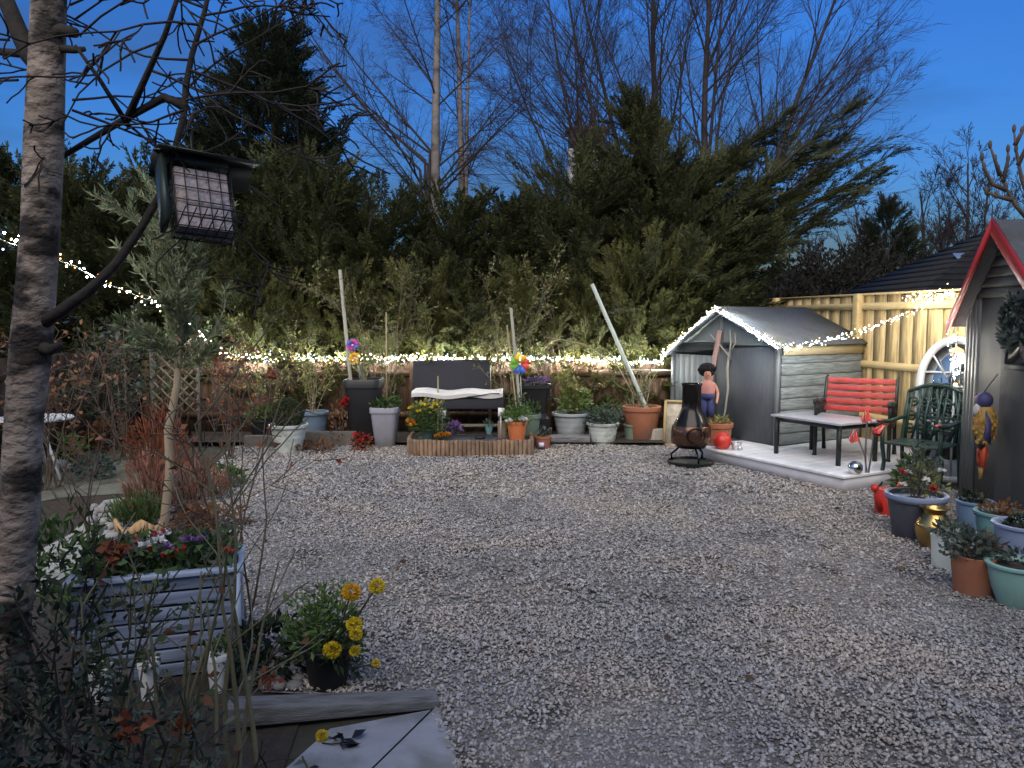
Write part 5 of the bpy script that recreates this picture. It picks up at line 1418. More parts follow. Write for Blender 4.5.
# --- pots along the playhouse
p = G(894, 517); t = thing('watering_can', 'small red watering can on the gravel beside the deck', 'watering can', p + Vector((0, .1, 0)), .5)
b = MB(); b.lathe([(.10, 0), (.11, .01), (.115, .17), (.09, .215), (.08, .215)], 24); b.obj('body', M['red_plastic'], t, smooth='auto')
b = MB(); b.tube([(-.1, 0, .05), (-.17, -.01, .14), (-.22, -.02, .25)], [.028, .02, .016], 10); b.ball((-.222, -.022, .255), .034, 10, 6); b.obj('spout', M['red_plastic'], t, smooth=True)
b = MB(); b.tube([(.08, 0, .2), (.14, 0, .26), (.19, 0, .2), (.17, 0, .1), (.11, 0, .06)], .012, 8); b.obj('handle', M['red_plastic'], t, smooth=True)
groundplant('dark fern like sprig growing behind the red watering can', G(912, 507), .15, .24, 420, .09, M['leaf'], 51)
p = G(930, 545); t = pot('large slate grey pot with a lilac rim and flowering twigs', p + Vector((0, .22, 0)), plain(.205, .155, .335), M['dark_rim_pot'])
b = MB(); b.lathe([(.212, .30), (.222, .318), (.222, .337), (.2, .34), (.195, .318), (.212, .30)], 36, cap_end=False); b.obj('rim', M['lilac_pot'], t, smooth='auto')
stems(t, .3, .4, .6, 9, M['twig'], M['leaf_grey'], 180, .045, 52); fol(t, (.05, 0, .42), .16, .12, 130, .05, M['leaf_yellow'], 53, name='leaves')
rr = random.Random(5)
for i in range(9): bloom(t, (rr.uniform(-.16, .2), rr.uniform(-.16, .05), .38 + rr.uniform(0, .14)), .032, [M['white_petal'], M['white_petal'], M['red_petal']][i % 3], i + 60, 18)
p = G(943, 553); t = thing('brass_urn', 'shiny bulging brass urn beside the slate grey pot', 'urn', p + Vector((0, .13, 0)))
b = MB(); b.lathe([(.07, 0), (.08, .01), (.11, .06), (.128, .13), (.12, .19), (.085, .235), (.07, .255), (.082, .285), (.102, .30), (.098, .305), (.075, .295), (.06, .26)], 40); b.obj('body', M['brass'], t, smooth='auto')
b = MB(); b.tube([(.122 * math.cos(x), .122 * math.sin(x), .165) for x in [i * PI / 16 for i in range(33)]], .009, 8, cap=False); b.obj('rim', M['brass'], t, smooth=True)
p = G(956, 572); t = pot('square pale mint planter with sparse leaves before the brass urn', p + Vector((.03, .1, 0)), [(.095, 0), (.10, .005), (.108, .2), (.112, .225), (.097, .225), (.093, .2)], M['white_pot'], sq=10, n=48, rot=math.radians(38))
fol(t, (0, 0, .25), .11, .06, 160, .05, M['leaf_grey'], 54)
p = G(987, 600); t = pot('plain terracotta pot with a dark leafy plant, nearest the mint bowl', p + Vector((0, .13, 0)), [(.105, 0), (.112, .006), (.133, .2), (.14, .235), (.128, .238), (.12, .2)], M['terra'])
fol(t, (-.02, 0, .28), .13, .09, 420, .05, M['leaf_grey'], 55); fol(t, (.02, 0, .26), .12, .07, 120, .05, M['leaf_brown'], 56, name='leaves')
def bowlpot(label, u, v, Yc, rt, h, m, z=0, fm='leaf_dark', seed=1):
    c = At(u, v, Yc); t = pot(label, (c.x, Yc, c.z - h), bowl(rt, rt * .66, h), m)
    fol(t, (0, 0, h - .01), rt * .7, .06, 170, .05, M[fm], seed); return t
def stand(label, loc, h, wdt):
    t = thing('plant_stand', label, 'plant stand', loc, PZ - PI / 2)
    b = MB(); b.box((0, 0, h - .01), (wdt, wdt, .02)); b.obj('top', M['sleeper'], t)
    for x in (-1, 1):
        for y in (-1, 1):
            b = MB(); b.box((x * (wdt / 2 - .02), y * (wdt / 2 - .02), (h - .02) / 2), (.03, .03, h - .02)); b.obj('leg', M['sleeper'], t)
for (u, v, Yc, rt, h, mm, lab, seed) in [(975, 500, 5.95, .135, .27, 'sky_pot', 'blue glazed bowl pot, the far one beside the brass urn', 61), (1001, 511, 5.4, .165, .29, 'teal_pot', 'teal glazed bowl pot in the middle of the row on stands', 62), (1024, 523, 4.95, .175, .28, 'lilac_pot', 'lilac blue bowl pot on a stand behind the terracotta pot', 63)]:
    t = bowlpot(lab, u, v, Yc, rt, h, M[mm], seed=seed, fm='leaf_brown' if seed == 62 else 'leaf_dark')
    stand({61: 'low timber stand under the far blue bowl pot', 62: 'low timber stand under the teal bowl pot', 63: 'low timber stand under the lilac blue bowl pot'}[seed], (t.location.x, t.location.y, 0), t.location.z, rt * 1.35)
p = G(1030, 612); t = pot('mint green bowl pot standing on the gravel at the picture edge', p + Vector((0, .12, 0)), bowl(.165, .1, .25), M['mint_pot']); fol(t, (0, 0, .26), .1, .06, 90, .05, M['leaf_grey'], 64)
# ------------------------------------------------------------------ left side and near objects
# trellis
p = At(160, 440, 9.6)
t = thing('trellis', 'pale diamond lattice trellis panel behind the olive tree stem', 'trellis', (p.x, 9.6, 0))
x0, x1 = At(152, 400, 9.6).x - p.x, At(198, 400, 9.6).x - p.x; z0, z1 = At(170, 412, 9.6).z, At(170, 338, 9.6).z
b = MB(); stp = .135; k = -8
def clipseg(a, d):
    # clip line a + s d to the rectangle
    s0, s1 = -9, 9
    for (o, dd, lo, hi) in ((a[0], d[0], x0, x1), (a[1], d[1], z0, z1)):
        q0, q1 = (lo - o) / dd, (hi - o) / dd
        if q0 > q1: q0, q1 = q1, q0
        s0, s1 = max(s0, q0), min(s1, q1)
    return (s0, s1) if s1 - s0 > .03 else None
for k in range(-10, 18):
    for sg in (1, -1):
        a = (x0, z0 + k * stp); d = (.707, .707 * sg); c = clipseg(a, d)
        if c: b.beam((a[0] + d[0] * c[0], .006 * sg, a[1] + d[1] * c[0]), (a[0] + d[0] * c[1], .006 * sg, a[1] + d[1] * c[1]), .010, .022, (0, 1, 0)) if False else b.beam((a[0] + d[0] * c[0], .006 * sg, a[1] + d[1] * c[0]), (a[0] + d[0] * c[1], .006 * sg, a[1] + d[1] * c[1]), .022, .010, (0, 1, 0))
b.obj('lattice', M['trellis'], t)
for x in (x0, x1):
    b = MB(); b.box((x, .02, (z1 + .03) / 2), (.035, .03, z1 + .03)); b.obj('post', M['sleeper'], t)

# red brown grasses / heather in the bed
def tuft(label, loc, h, rad, n, m, seed, name='heather', cat='plant', leaf=.09):
    r = np.random.default_rng(seed); t = thing(name, label, cat, loc)
    a = r.uniform(0, 2 * PI, n); q = rad * np.sqrt(r.uniform(0, 1, n))
    c = np.stack([np.cos(a) * q, np.sin(a) * q, r.uniform(.0, .95, n) * h * (1.1 - .6 * q / rad)], 1)
    d = np.stack([np.cos(a) * q / rad * .6, np.sin(a) * q / rad * .6, np.ones(n)], 1) + r.normal(0, .25, (n, 3))
    MB().leaves(c, d, leaf * r.uniform(.7, 1.6, n), .014, r).obj('foliage', m, t)
    b = MB()
    for k in range(14):
        aa = r.uniform(0, 2 * PI); e = rad * r.uniform(.2, .9)
        b.tube([(math.cos(aa) * e * .3, math.sin(aa) * e * .3, 0), (math.cos(aa) * e, math.sin(aa) * e, h * r.uniform(.7, 1.15))], [.005, .002], 4)
    b.obj('stem', M['leaf_red'], t)
tuft('tall russet heather with upright sprigs left of the pale olive stem', G(151, 512), .55, .2, 600, M['heather'], 1)
tuft('broad russet heather mound right of the pale olive stem', G(196, 500), .4, .28, 600, M['heather'], 2)
tuft('dark red leafed plant behind the olive stem, below the trellis', G(158, 470), .75, .3, 700, M['leaf_red'], 3, 'red_plant', leaf=.08)
tuft('tuft of green grass at the foot of the olive tree', G(140, 524), .22, .2, 500, M['leaf'], 4, 'grass_tuft', leaf=.1)
groundplant('low grey leaved plant in the bed beside the birch trunk', G(96, 478), .22, .12, 260, .07, M['leaf_grey'], 71)
groundplant('low green leafy plant at the left edge of the gravel by the heathers', G(222, 486), .24, .10, 330, .07, M['leaf'], 72)
groundplant('yellow green leafy clump beside the white garden table', G(68, 462), .18, .17, 200, .08, M['leaf_bright'], 73)
groundplant('brown withered clump on the bed behind the slatted planter', G(205, 530), .26, .09, 260, .07, M['leaf_brown'], 74)
groundplant('dark green low shrub by the right end of the slatted planter', G(262, 672), .24, .12, 500, .06, M['leaf_dark'], 75)
groundplant('brown leafy plant at the back of the bed near the boundary fence', G(110, 452), .35, .22, 300, .09, M['leaf_brown'], 76)
# broken terracotta pot, the house light on it put into its paler colour
p = G(150, 532); t = thing('broken_pot', 'broken pale terracotta pot lying in the bed beside the olive stem', 'broken pot', p + Vector((-.08, 0, 0)), .3)
b = MB(); n = 12
o_, i_ = [], []
for k in range(n + 1):
    a = -PI * .1 + PI * 1.05 * k / n
    o_.append((.17 * math.cos(a), .17 * math.sin(a) * -1, 0)); 
for k in range(n):
    h0 = .10 + .04 * math.sin(k * 1.3); h1 = .10 + .04 * math.sin((k + 1) * 1.3)
    A_, B_ = Vector(o_[k]), Vector(o_[k + 1])
    b.slab([A_, B_, B_ * 1.06 + Vector((0, 0, h1)), A_ * 1.06 + Vector((0, 0, h0))], -(A_ + B_), .014)
b.obj('wall', mat('pale_terracotta', (.52, .33, .17), .8, .12, 8), t)
# white garden table at the left edge
p = G(47, 479)
t = thing('garden_table', 'small round white metal garden table half behind the birch trunk', 'table', p)
b = MB(); b.lathe([(.0, .62), (.37, .62), (.38, .632), (.37, .645), (0, .645)], 32, (-.12, 0, 0)); b.obj('top', M['white_metal'], t, smooth='auto')
for k in range(3):
    a = k * 2.1 - .3; b = MB(); b.tube([(-.12 + .1 * math.cos(a), .1 * math.sin(a), .62), (-.12 + .34 * math.cos(a), .34 * math.sin(a), 0)], .016, 8); b.obj('leg', M['white_metal'], t)
p = G(62, 472); t = thing('white_hydrangea', 'single white flower head on the soil by the garden table', 'flower', p)
bloom(t, (0, 0, .05), .09, M['white_petal'], 90, 50); b = MB(); b.tube([(0, 0, 0), (0, 0, .06)], .006, 5); b.obj('stem', M['rose_stem'], t)

# slatted planter
pl_, pr_ = G(72, 690), G(243, 668)
dx = (pr_ - pl_); Lp = dx.length
t = thing('slatted_planter', 'blue grey slatted wooden planter full of bedding plants on the left', 'planter', pl_, math.atan2(dx.y, dx.x))
hp_ = At(244, 571, pr_.y).z; dp = .36
b = MB(); ns = 7; sh = hp_ / ns
for i in range(ns):
    zc = sh * (i + .5); b.box((Lp / 2, .01, zc), (Lp - .02, .02, sh - .012)); b.box((Lp / 2, dp - .01, zc), (Lp - .02, .02, sh - .012))
    b.box((.01, dp / 2, zc), (.02, dp - .05, sh - .012)); b.box((Lp - .01, dp / 2, zc), (.02, dp - .05, sh - .012))
b.obj('slats', M['planter_blue'], t, bevel=.002)
b = MB()
for (cx, cy_, sx_, sy_) in ((Lp / 2, .005, Lp + .03, .05), (Lp / 2, dp - .005, Lp + .03, .05), (.012, dp / 2, .05, dp - .07), (Lp - .012, dp / 2, .05, dp - .07)): b.box((cx, cy_, hp_ + .011), (sx_, sy_, .022))
b.obj('rim', M['planter_trim'], t, bevel=.003)
for (cx, cy_) in ((.04, .035), (Lp - .04, .035), (.04, dp - .035), (Lp - .04, dp - .035)):
    b = MB(); b.box((cx, cy_, hp_ / 2), (.035, .028, hp_ - .004)); b.obj('post', M['planter_trim'], t)
b = MB(); b.box((Lp - .014, -.008, hp_ / 2), (.028, .018, hp_ - .004)); b.obj('corner_strip', M['planter_trim'], t)
b = MB(); b.box((Lp / 2, dp / 2, hp_ / 2 - .03), (Lp - .06, dp - .06, hp_ - .08)); b.obj('soil', M['soil'], t)
r = np.random.default_rng(44)
n = 900; c = np.stack([r.uniform(.03, Lp - .03, n), r.uniform(.02, dp - .02, n), hp_ + r.uniform(-.02, .12, n)], 1)
MB().leaves(c, r.normal(0, .7, (n, 3)) + np.array([0, 0, .5]), .055 * r.uniform(.6, 1.4, n), .03, r).obj('foliage', M['leaf'], t)
n = 350; c = np.stack([r.uniform(.03, Lp - .03, n), r.uniform(.02, dp - .02, n), hp_ + r.uniform(0, .14, n)], 1)
MB().leaves(c, r.normal(0, .7, (n, 3)) + np.array([0, 0, .5]), .05 * r.uniform(.6, 1.4, n), .02, r).obj('leaves', M['leaf_grey'], t)
for i in range(14):
    u = r.uniform(.4, .8) if i < 8 else r.uniform(.1, .95)
    bloom(t, (u * Lp, r.uniform(.03, .25), hp_ + r.uniform(.08, .15)), .035, [M['red_petal'], M['purple_petal'], M['white_petal'], M['red_petal']][i % 4], i + 100, 24)

# pale stones / pots half hidden under the shrub
def half_pot(label, u, v, hgt, rt, m, seed):
    p = G(u, v); t = pot(label, p, plain(rt, rt * .75, hgt), m); fol(t, (0, 0, hgt), rt * .9, .05, 80, .04, M['leaf'], seed); return t
half_pot('small white pot of flowers under the shrub, before the slatted planter', 100, 700, .15, .06, M['hose_white'], 5)
half_pot('small white pot with red flowers at the right end of the slatted planter', 219, 690, .17, .05, M['hose_white'], 6)
half_pot('narrow white pot hidden between rose stems at the planter', 150, 698, .17, .045, M['hose_white'], 7)

# yellow flowered plant in a black pot
p = G(322, 697); t = pot('dark pot with tall green stems and round yellow marigold blooms', p + Vector((0, .12, 0)), plain(.11, .085, .19), M['black_pot'])
YM = t.location.copy()
fol(t, (-.03, 0, .26), .14, .19, 640, .042, M['leaf_bright'], 81, .42)
fol(t, (.01, .02, .2), .16, .15, 320, .045, M['leaf'], 82, .42, name='leaves')
b = MB(); tops = []
for i, (u, v) in enumerate([(351, 592), (377, 586), (354, 624), (332, 650), (355, 651), (376, 663)]):
    e_ = At(u, v, YM.y - .2 + .02 * i) - YM; tops.append(e_)
    b.tube([(.02 * i - .05, 0, .15), (e_.x * .5, e_.y * .3, e_.z * .6), e_], [.006, .005, .004], 5)
b.obj('stem', M['rose_stem'], t)
M['amber_petal'] = island_mat('amber_petals', [(.78, .42, .02), (.85, .52, .03)], .6, .25)
def pom(t, c, r_, m, seed, sc=(1, 1, .8)):
    r = np.random.default_rng(seed); n = 240; v = sphere_pts(n, r)
    pp = np.array(c) + v * np.array(sc) * r_ * .55
    return MB().leaves(pp, v + r.normal(0, .25, (n, 3)), r_ * .5, r_ * .3, r).obj('flower', m, t)
for i, (e_, rr) in enumerate(zip(tops, [.042, .037, .036, .042, .026, .02])):
    pom(t, e_, rr, M['amber_petal'] if i == 0 else M['yellow_petal'], 120 + i)
tt = At(356, 634, YM.y - .2) - YM; pom(t, tt, .03, M['yellow_petal'], 140)
p = G(322, 734, .03); t = thing('fallen_bloom', 'fallen yellow bloom lying at the foot of the timber edging', 'flower', (p.x, p.y, .006))
pom(t, (0, 0, .018), .026, M['yellow_petal'], 150)
b = MB(); b.tube([(0, 0, .01), (.03, .01, .006), (.06, -.01, .005)], .0025, 4); b.obj('stem', M['rose_stem'], t)
p = G(348, 746); t = thing('dead_leaf', 'dark curled dead leaf on the paving slab', 'leaf', (p.x, p.y, .008))
b = MB(); r = np.random.default_rng(5); b.leaves(np.zeros((7, 3)) + r.normal(0, .02, (7, 3)) * np.array([1, 1, .2]) + np.array([0, 0, .008]), np.stack([np.cos(np.arange(7)), np.sin(np.arange(7)) * .6, np.full(7, .15)], 1), .07, .04, r); b.obj('blade', M['black_pot'], t)
b = MB(); b.tube([(0, 0, .008), (-.06, -.01, .006), (-.1, .0, .004)], .003, 4); b.obj('stalk', M['black_pot'], t)

# ---- big near trunk
YT = 2.0
tb_ = Vector((At(8, 768, YT).x - .04, YT, 0))
t = thing('birch_tree', 'near tree with pale blotched bark crossing the left edge of the view', 'tree', tb_)
tl = lambda u, v, dy=0: At(u, v, YT + dy) - tb_
b = MB(); b.tube([(-.03, 0, 0), tl(-6, 768), tl(3, 680), tl(12, 590), tl(20, 500), tl(24, 420), tl(31, 350), tl(36, 290), tl(41, 220), tl(44, 140), tl(47, 60), tl(49, 0), tl(52, -80), tl(54, -220)],
       [.075, .062, .057, .052, .049, .045, .050, .047, .0455, .046, .042, .040, .037, .03], 18, cap=False)
b.obj('trunk', M['birch'], t, smooth=True)
b = MB()
def br(pts, r0, r1, n=8):
    k = len(pts); b.tube(pts, [r0 + (r1 - r0) * i / (k - 1) for i in range(k)], n)
br([tl(44, 70), tl(30, 55, .02), tl(18, 30, .03), tl(8, 5, .05), tl(-10, -40, .1)], .026, .018)
br([tl(45, 40), tl(62, 30, -.02), tl(76, 33, -.03)], .02, .012); br([tl(55, 48), tl(75, 50, -.02), tl(85, 49, -.02)], .012, .006)
br([tl(42, 55), tl(15, 53, .05), tl(-20, 50, .1)], .014, .008)
b.tube([tl(35, 328), tl(60, 312, -.03), tl(90, 290, -.04), tl(115, 265, -.03), tl(140, 230, -.0), tl(163, 190, .0), tl(175, 150, 0), tl(184, 115, 0), tl(186, 85, 0), tl(192, 55, 0), tl(205, 10, 0), tl(215, -40, 0)], [.019, .016, .0135, .012, .0105, .0095, .0085, .008, .008, .007, .006, .005], 10)
br([tl(186, 108), tl(165, 97, .02), tl(120, 122, .05), tl(60, 158, .08)], .012, .007)
br([tl(125, 124, .05), tl(140, 90, 0), tl(165, 35, -.05), tl(180, -10, -.1)], .010, .005)
br([tl(130, 128, .05), tl(100, 80, .0), tl(75, 45, -.05)], .007, .004)
br([tl(34, 345), tl(50, 350, -.03), tl(60, 345, -.04)], .02, .01)
b.obj('branch', M['dark_bark'], t, smooth=True)
rn = random.Random(77); b = MB()
seeds = [(74, 20, 1), (80, 35, 1), (72, 110, 1), (72, 100, 1), (70, 5, 1), (186, 90, 1), (184, 110, -1), (190, 60, -1), (205, 8, -1), (205, 15, 1), (165, 40, -1), (125, 122, 1), (18, 80, -1), (10, 40, -1), (195, 45, 1), (100, 0, 1), (150, 70, 1), (190, 70, 1), (186, 100, 1),  (120, 5, 1), (200, 25, -1)]
for i, (u, v, s) in enumerate(seeds):
    out = []
    grow(out, tl(u, v, rn.uniform(-.1, .15)), (s * rn.uniform(.5, 1), rn.uniform(-.3, .4), rn.uniform(-.55, .5)), rn.uniform(.3, .6), .004, 0, rn, 2, wob=.13, upb=.0, nseg=7, kids=(3, 5), ratio=.5, spread=(25, 65), start=.15)
    for pts, rad, lv in out: b.tube(pts, [max(x * .9, .0012) for x in rad], 4, cap=False)
b.obj('crown', M['dark_bark'], t)

# ---- bird feeder hanging from the branch
YF = 1.95
fc = At(204, 205, YF)
Mf = Matrix.Rotation(math.radians(-14), 3, 'Y') @ Matrix.Rotation(math.radians(8), 3, 'Z')
ftop = At(193, 160, YF)
t = thing('bird_feeder', 'hanging suet bird feeder with a wire cage under a dark tin roof', 'bird feeder', ftop)
zx = Vector((.80, .58, -.07)).normalized(); zz_ = -Vector((.30, -.36, -.88)).normalized(); zy = zz_.cross(zx).normalized(); zz_ = zx.cross(zy).normalized()
t.rotation_euler = Matrix((zx, zy, zz_)).transposed().to_euler(); t.scale = (1.02, 1.02, 1.2)
cw, cd, ch = .135, .05, .155
oz = -.025
b = MB(); b.box((.01, 0, oz - .006 - ch / 2), (cw - .012, cd - .012, ch - .008)); b.obj('suet_block', M['suet'], t, bevel=.004)
b = MB(); wr = .0014
for i in range(6):
    x = .01 - cw / 2 + cw * i / 5
    for y in (-cd / 2, cd / 2): b.tube([(x, y, oz), (x, y, oz - ch)], wr, 5)
for i in range(6):
    z = oz - ch * i / 5
    b.tube([(.01 - cw / 2, -cd / 2, z), (.01 + cw / 2, -cd / 2, z), (.01 + cw / 2, cd / 2, z), (.01 - cw / 2, cd / 2, z), (.01 - cw / 2, -cd / 2, z)], wr, 5)
for y in (-cd / 4, 0, cd / 4):
    for x in (.01 - cw / 2, .01 + cw / 2): b.tube([(x, y, oz), (x, y, oz - ch)], wr, 5)
b.obj('cage', M['wirecage'], t)
b = MB(); zt = oz - ch - .004
for i in range(7):
    x = .01 - cw / 2 + cw * i / 6; b.tube([(x, cd / 2, zt), (x, -cd / 2 - .085, zt - .004)], wr, 5)
for y in (cd / 2, 0, -cd / 2, -cd / 2 - .045, -cd / 2 - .085): b.tube([(.01 - cw / 2, y, zt), (.01 + cw / 2, y, zt)], wr * 1.2, 5)
b.obj('perch_tray', M['wirecage'], t)
b = MB(); b.slab([(-.09, -.06, -.020), (.145, -.06, -.020), (.145, 0, .006), (-.09, 0, .006)], (0, -.4, 1), .003); b.slab([(-.09, .06, -.020), (.145, .06, -.020), (.145, .0, .006), (-.09, .0, .006)], (0, .4, 1), .003); b.box((.015, 0, -.012), (.12, .05, .02)); b.obj('roof', M['feeder_roof'], t)
b = MB(); b.box((-.076, 0, oz - ch * .45), (.012, .06, ch * 1.0)); b.obj('side_panel', M['feeder_roof'], t)
b = MB(); b.tube([(0, 0, .012), (.0, .0, .05), (.004, 0, .075)], .003, 6); b.obj('hook', M['wirecage'], t)

# ---- rose and shrub stems in the near left
def rose(label, u, Yb, n, h, seed, leafm, nleaf, m='rose_stem', leaf=.05, spread=.35, name='rose_bush', lean=0, rad=.007, hips=0, kids=(3, 5), lv=2):
    base = Vector((At(u, 500, Yb).x, Yb, 0)); t = thing(name, label, 'shrub', base)
    rn = random.Random(seed); r = np.random.default_rng(seed); b = MB(); tips = []
    for k in range(n):
        a = rn.uniform(0, 2 * PI); out = []
        grow(out, (rn.gauss(0, .05), rn.gauss(0, .03), 0), (math.cos(a) * spread * rn.uniform(.2, 1) + lean, math.sin(a) * spread * .4, 1), h * rn.uniform(.65, 1.1), rad, 0, rn, lv, wob=.08, upb=.0, nseg=8, kids=kids, ratio=.42, spread=(25, 60), start=.25)
        for pts, rad_, lv in out:
            b.tube(pts, [max(x, .0018) for x in rad_], 6 if lv == 0 else 4, cap=False); tips += [tuple(q) for q in pts[2:]]
    b.obj('stem', M[m], t)
    tp = np.array(tips); tp = tp[tp[:, 2] > .15]; i = r.integers(0, len(tp), nleaf)
    d = r.normal(0, 1, (nleaf, 3)); d[:, 2] *= .5
    MB().leaves(tp[i] + r.normal(0, .008, (nleaf, 3)), d, leaf * r.uniform(.6, 1.3, nleaf), leaf * .6, r).obj('foliage', M[leafm], t)
    for q in range(hips):
        c = tips[rn.randrange(len(tips))]
        n_ = 26; MB().leaves(np.array(c) + r.normal(0, .012, (n_, 3)), r.normal(0, 1, (n_, 3)), .035, .022, r).obj('withered_flower', M['leaf_red'], t)
    return t
rose('near rose bush with green stems and rusty withered leaves before the slatted planter', 160, 2.1, 8, .98, 5, 'leaf_brown', 30, hips=3, leaf=.04, rad=.011, kids=(2, 4), lv=1, m='rose_pale')
rose('near rose bush with tall stems rising right of the slatted planter', 205, 2.3, 7, 1.25, 6, 'leaf_brown', 26, hips=1, leaf=.04, lean=.05, rad=.011, kids=(2, 4), lv=1, m='rose_pale')
rose('slender green stemmed bush between birch trunk and slatted planter', 100, 2.6, 5, 1.0, 8, 'leaf', 60, leaf=.05)
rose('tall bare brown stemmed shrub rising in front of the heathers', 235, 3.9, 6, 1.55, 9, 'leaf_red', 40, m='twig', spread=.3, hips=1)
rose('bare shrub with grey stems in front of the dark boundary fence', 95, 5.2, 5, 1.2, 10, 'leaf_brown', 20, m='twig', spread=.25)
rose('tangled low stems sprawling under the near rose bushes', 165, 1.75, 6, .55, 12, 'leaf_grey', 110, leaf=.035, spread=.6, name='low_shrub')
r = np.random.default_rng(15)
def evergreen(label, u, v, Yc, rx, rz, n, leaf, m, seed):
    c = At(u, v, Yc); t = thing('evergreen_shrub', label, 'shrub', (c.x, Yc, 0))
    fol(t, (0, 0, c.z), rx, rz, n, leaf, M[m], seed, .34, .2, .2)
    rn = random.Random(seed); b = MB()
    for k in range(7):
        out = []; grow(out, (rn.gauss(0, .04), rn.gauss(0, .04), 0), (rn.gauss(0, .35), rn.gauss(0, .2), 1), (c.z + rz) * rn.uniform(.8, 1), .009, 0, rn, 1, wob=.1, upb=.0, nseg=6, kids=(3, 5), ratio=.4, spread=(25, 60), start=.4)
        for pts, rad_, lv in out: b.tube(pts, rad_, 5, cap=False)
    b.obj('stem', M['dark_bark'], t); return t
evergreen('dark leafy evergreen shrub at the foot of the birch trunk', 60, 655, 1.95, .17, .22, 420, .04, 'leaf_dark', 16)
evergreen('dark leafy shrub spilling over the bottom left corner', 40, 740, 1.75, .26, .12, 520, .038, 'leaf_dark', 17)
evergreen('olive green low shrub below the near rose bushes', 130, 750, 1.9, .2, .1, 380, .035, 'leaf_grey', 18)
evergreen('small round leaved shrub beside the trunk on the stone path', 58, 560, 3.3, .18, .2, 420, .06, 'leaf', 19)

# ---- budding branch reaching in at the right
tbase = Vector((2.95, 3.4, 0)); t = thing('budding_tree', 'bare tree with fat buds reaching in over the playhouse roof', 'tree', tbase)
rl_ = lambda u, v, dy=0: At(u, v, 3.4 + dy) - tbase
b = MB(); b.tube([(0, 0, 0), (.02, 0, 1.0), (.0, 0, 1.7), rl_(1100, 300), rl_(1060, 255), rl_(1030, 222)], [.07, .06, .05, .03, .018, .013], 10, cap=False); b.obj('trunk', M['olive_bark'], t, smooth=True)
b = MB(); bud = MB(); rr = np.random.default_rng(3)
for pts in ([(1030, 222), (1015, 205), (1006, 188), (998, 170)], [(1006, 190), (992, 184), (984, 168), (982, 158)], [(1000, 176), (995, 160), (990, 146)], [(1003, 182), (1008, 160), (1008, 150)], [(1040, 230), (1022, 180), (1016, 150), (1014, 130)], [(1015, 145), (1022, 132), (1026, 122)], [(1018, 165), (1030, 140), (1040, 120)], [(1012, 200), (996, 196), (986, 192)]):
    P_ = [rl_(*q) for q in pts]; k = len(P_)
    b.tube(P_, [.011 - .007 * i / (k - 1) for i in range(k)], 6)
    for q in P_[1:]:
        dd = (P_[-1] - P_[-2]).normalized()
        bud.ball(q + Vector((0, 0, .006)), .010, 8, 6, sc=(.8, .8, 1.9))
b.obj('branch', M['twig'], t); tag(bud.obj('buds', M['twig'], t), kind='stuff')

# ------------------------------------------------------------------ fairy lights
EM = [emit('bulb_cool', (.75, .88, 1.0), BULB), emit('bulb_warm', (1.0, .62, .28), 7), emit('bulb_white', (1.0, .9, .72), BULB), emit('bulb_amber', (1.0, .40, .10), 3), emit('bulb_blue', (.35, .55, 1.0), 4)]
bulb_me = {}
def bulb_mesh(k, r_):
    key = (k, round(r_, 4))
    if key not in bulb_me:
        b = MB(); b.lathe([(0, -r_), (r_ * .8, -r_ * .5), (r_ * .9, r_ * .4), (0, r_ * 1.3)], 6)
        o = b.obj('bulb', EM[k]); bulb_me[key] = o.data; bpy.data.objects.remove(o)
    return bulb_me[key]
def string_lights(label, pts, n, jit, r_, seed, weights=(.24, .36, .24, .08, .08), extra=0, group='strings of fairy lights'):
    """pts in world; n counted bulbs as parts, extra ones as one stuff part"""
    rn = random.Random(seed); pts = [Vector(p) for p in pts]; base = pts[0]
    t = thing('fairy_lights', label, 'fairy lights', base, 0, group)
    seg = [(pts[i + 1] - pts[i]).length for i in range(len(pts) - 1)]; tot = sum(seg)
    def at(d):
        for i, s in enumerate(seg):
            if d <= s or i == len(seg) - 1: return pts[i].lerp(pts[i + 1], min(1, d / s))
            d -= s
    b = MB(); m = 60
    b.tube([at(tot * i / m) - base + Vector((0, 0, rn.gauss(0, .006))) for i in range(m + 1)], .004, 5); b.obj('wire', M['wire'], t)
    def pos(i, N):
        q = at(tot * (i + rn.random()) / N) - base
        return q + Vector((rn.gauss(0, jit * .5), rn.gauss(0, jit * .5), rn.gauss(0, jit)))
    for i in range(n):
        k = rn.choices(range(5), weights)[0]
        o = bpy.data.objects.new('bulb', bulb_mesh(k, r_)); COL.objects.link(o); o.parent = t; o.location = pos(i, n)
        o.rotation_euler = (rn.uniform(-1, 1), rn.uniform(-1, 1), 0)
    if extra:
        for k in (1, 4):
            b = MB()
            for i in range(extra // 2):
                q = pos(i, extra // 2); b.lathe([(0, -r_), (r_ * .8, -r_ * .5), (r_ * .9, r_ * .4), (0, r_ * 1.3)], 5, tuple(q))
            tag(b.obj('small_bulbs', EM[k], t), kind='stuff')
    return t
FY = 10.86
fz = lambda u, v: At(u, v, FY)
s1 = [At(-10, 236, 4.6), At(20, 246, 5.2), At(60, 260, 6.0), At(85, 272, 6.6), At(112, 286, 7.2), At(150, 301, 8.1), At(182, 318, 9.0), At(205, 336, 10), At(230, 357, 10.86)]
string_lights('fairy light string slanting down behind the birch trunk and olive tree', s1, 100, .03, .007, 1, (.35, .25, .25, .08, .07))
string_lights('dense fairy light string on the low fence from olive tree to swing seat', [fz(230, 357), fz(300, 358), fz(360, 359), fz(410, 358)], 100, .028, .0075, 2, extra=160)
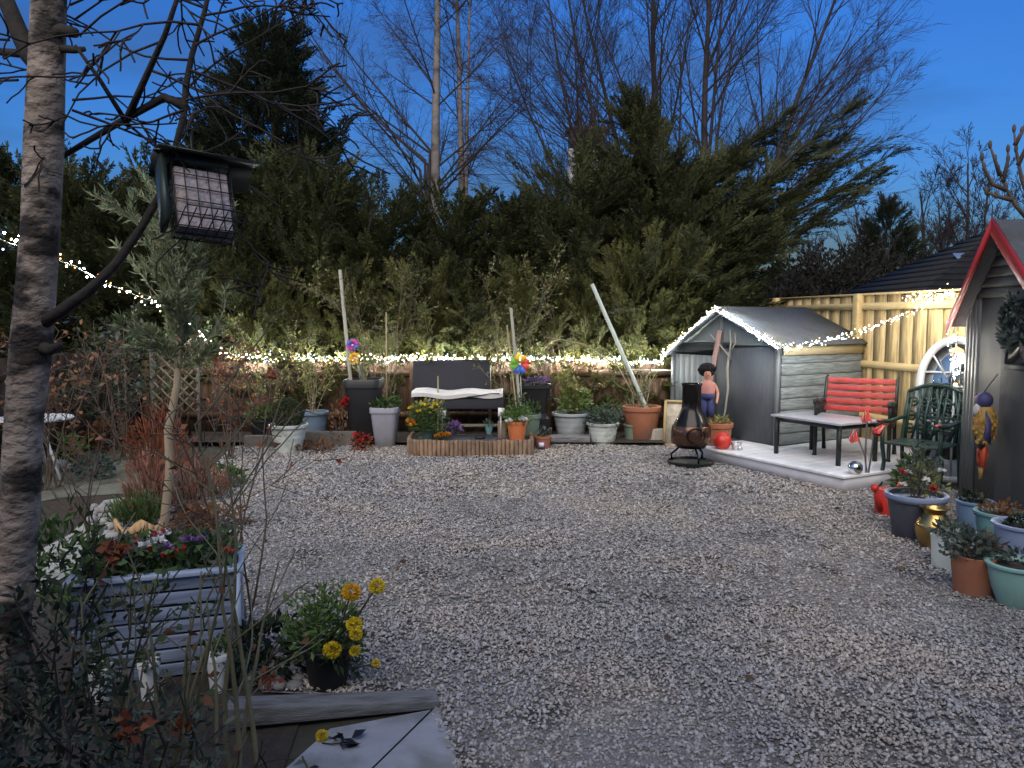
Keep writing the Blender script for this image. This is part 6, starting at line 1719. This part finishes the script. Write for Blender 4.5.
string_lights('dense fairy light string on the low fence above the swing seat', [fz(410, 357), fz(460, 359), fz(500, 358), fz(535, 358)], 100, .026, .0075, 3, extra=100)
string_lights('dense fairy light string on the low fence from pinwheel to grey shed', [fz(535, 358), fz(580, 360), fz(630, 362), At(662, 362, 10.7)], 100, .026, .0075, 4, extra=100)
string_lights('fairy light string along the gable edges of the grey shed', [At(664, 362, 10.6), GL, GL.lerp(GA, .5), GA, GA.lerp(GR, .5), GR], 100, .02, .0056, 5, (.32, .25, .25, .1, .08), extra=100)
SW0, SW1 = GR, At(951, 292, 7.9)
sw = []
for i in range(13):
    f = i / 12; q = SW0.lerp(SW1, f); q.z -= .12 * math.sin(PI * f); sw.append(q)
string_lights('fairy light string swagged from the grey shed to the playhouse eave', sw, 100, .022, .005, 6, (.2, .32, .33, .08, .07), extra=30)
string_lights('fairy light string hanging down the playhouse corner beside the mirror', [SW1, At(957, 300, 7.3), At(955, 325, 7.2), At(950, 350, 7.2), At(958, 372, 7.2)], 60, .03, .0045, 7, (.25, .3, .3, .08, .07))
string_lights('fairy light string draped along the fence top beside the playhouse', [At(903, 298, 8.7), At(925, 297, 8.4), SW1], 50, .03, .005, 8, (.2, .4, .32, .08, 0))
# glowing wind chime
wc = At(957, 352, 7.15)
t = thing('glowing_chime', 'glowing wind chime of clear tubes hanging before the arched mirror', 'wind chime', wc)
b = MB(); b.lathe([(0, .05), (.05, .02), (.055, 0), (0, 0)], 18); b.obj('cap', EM[3], t)
for k in range(6):
    a = k * PI / 3; b = MB(); b.tube([(.04 * math.cos(a), .04 * math.sin(a), 0), (.04 * math.cos(a), .04 * math.sin(a), -.26 - .03 * (k % 3))], .0055, 8); b.obj('tube', M['skyglass'], t)
for (z, k, r_) in ((-.12, 2, .02), (-.2, 4, .02), (-.3, 1, .014)):
    b = MB(); b.ball((0, 0, z), r_, 12, 8); b.obj('light', EM[k], t)
b = MB(); b.tube([(0, 0, .05), (0, 0, .48)], .002, 4); b.obj('cord', M['wire'], t)
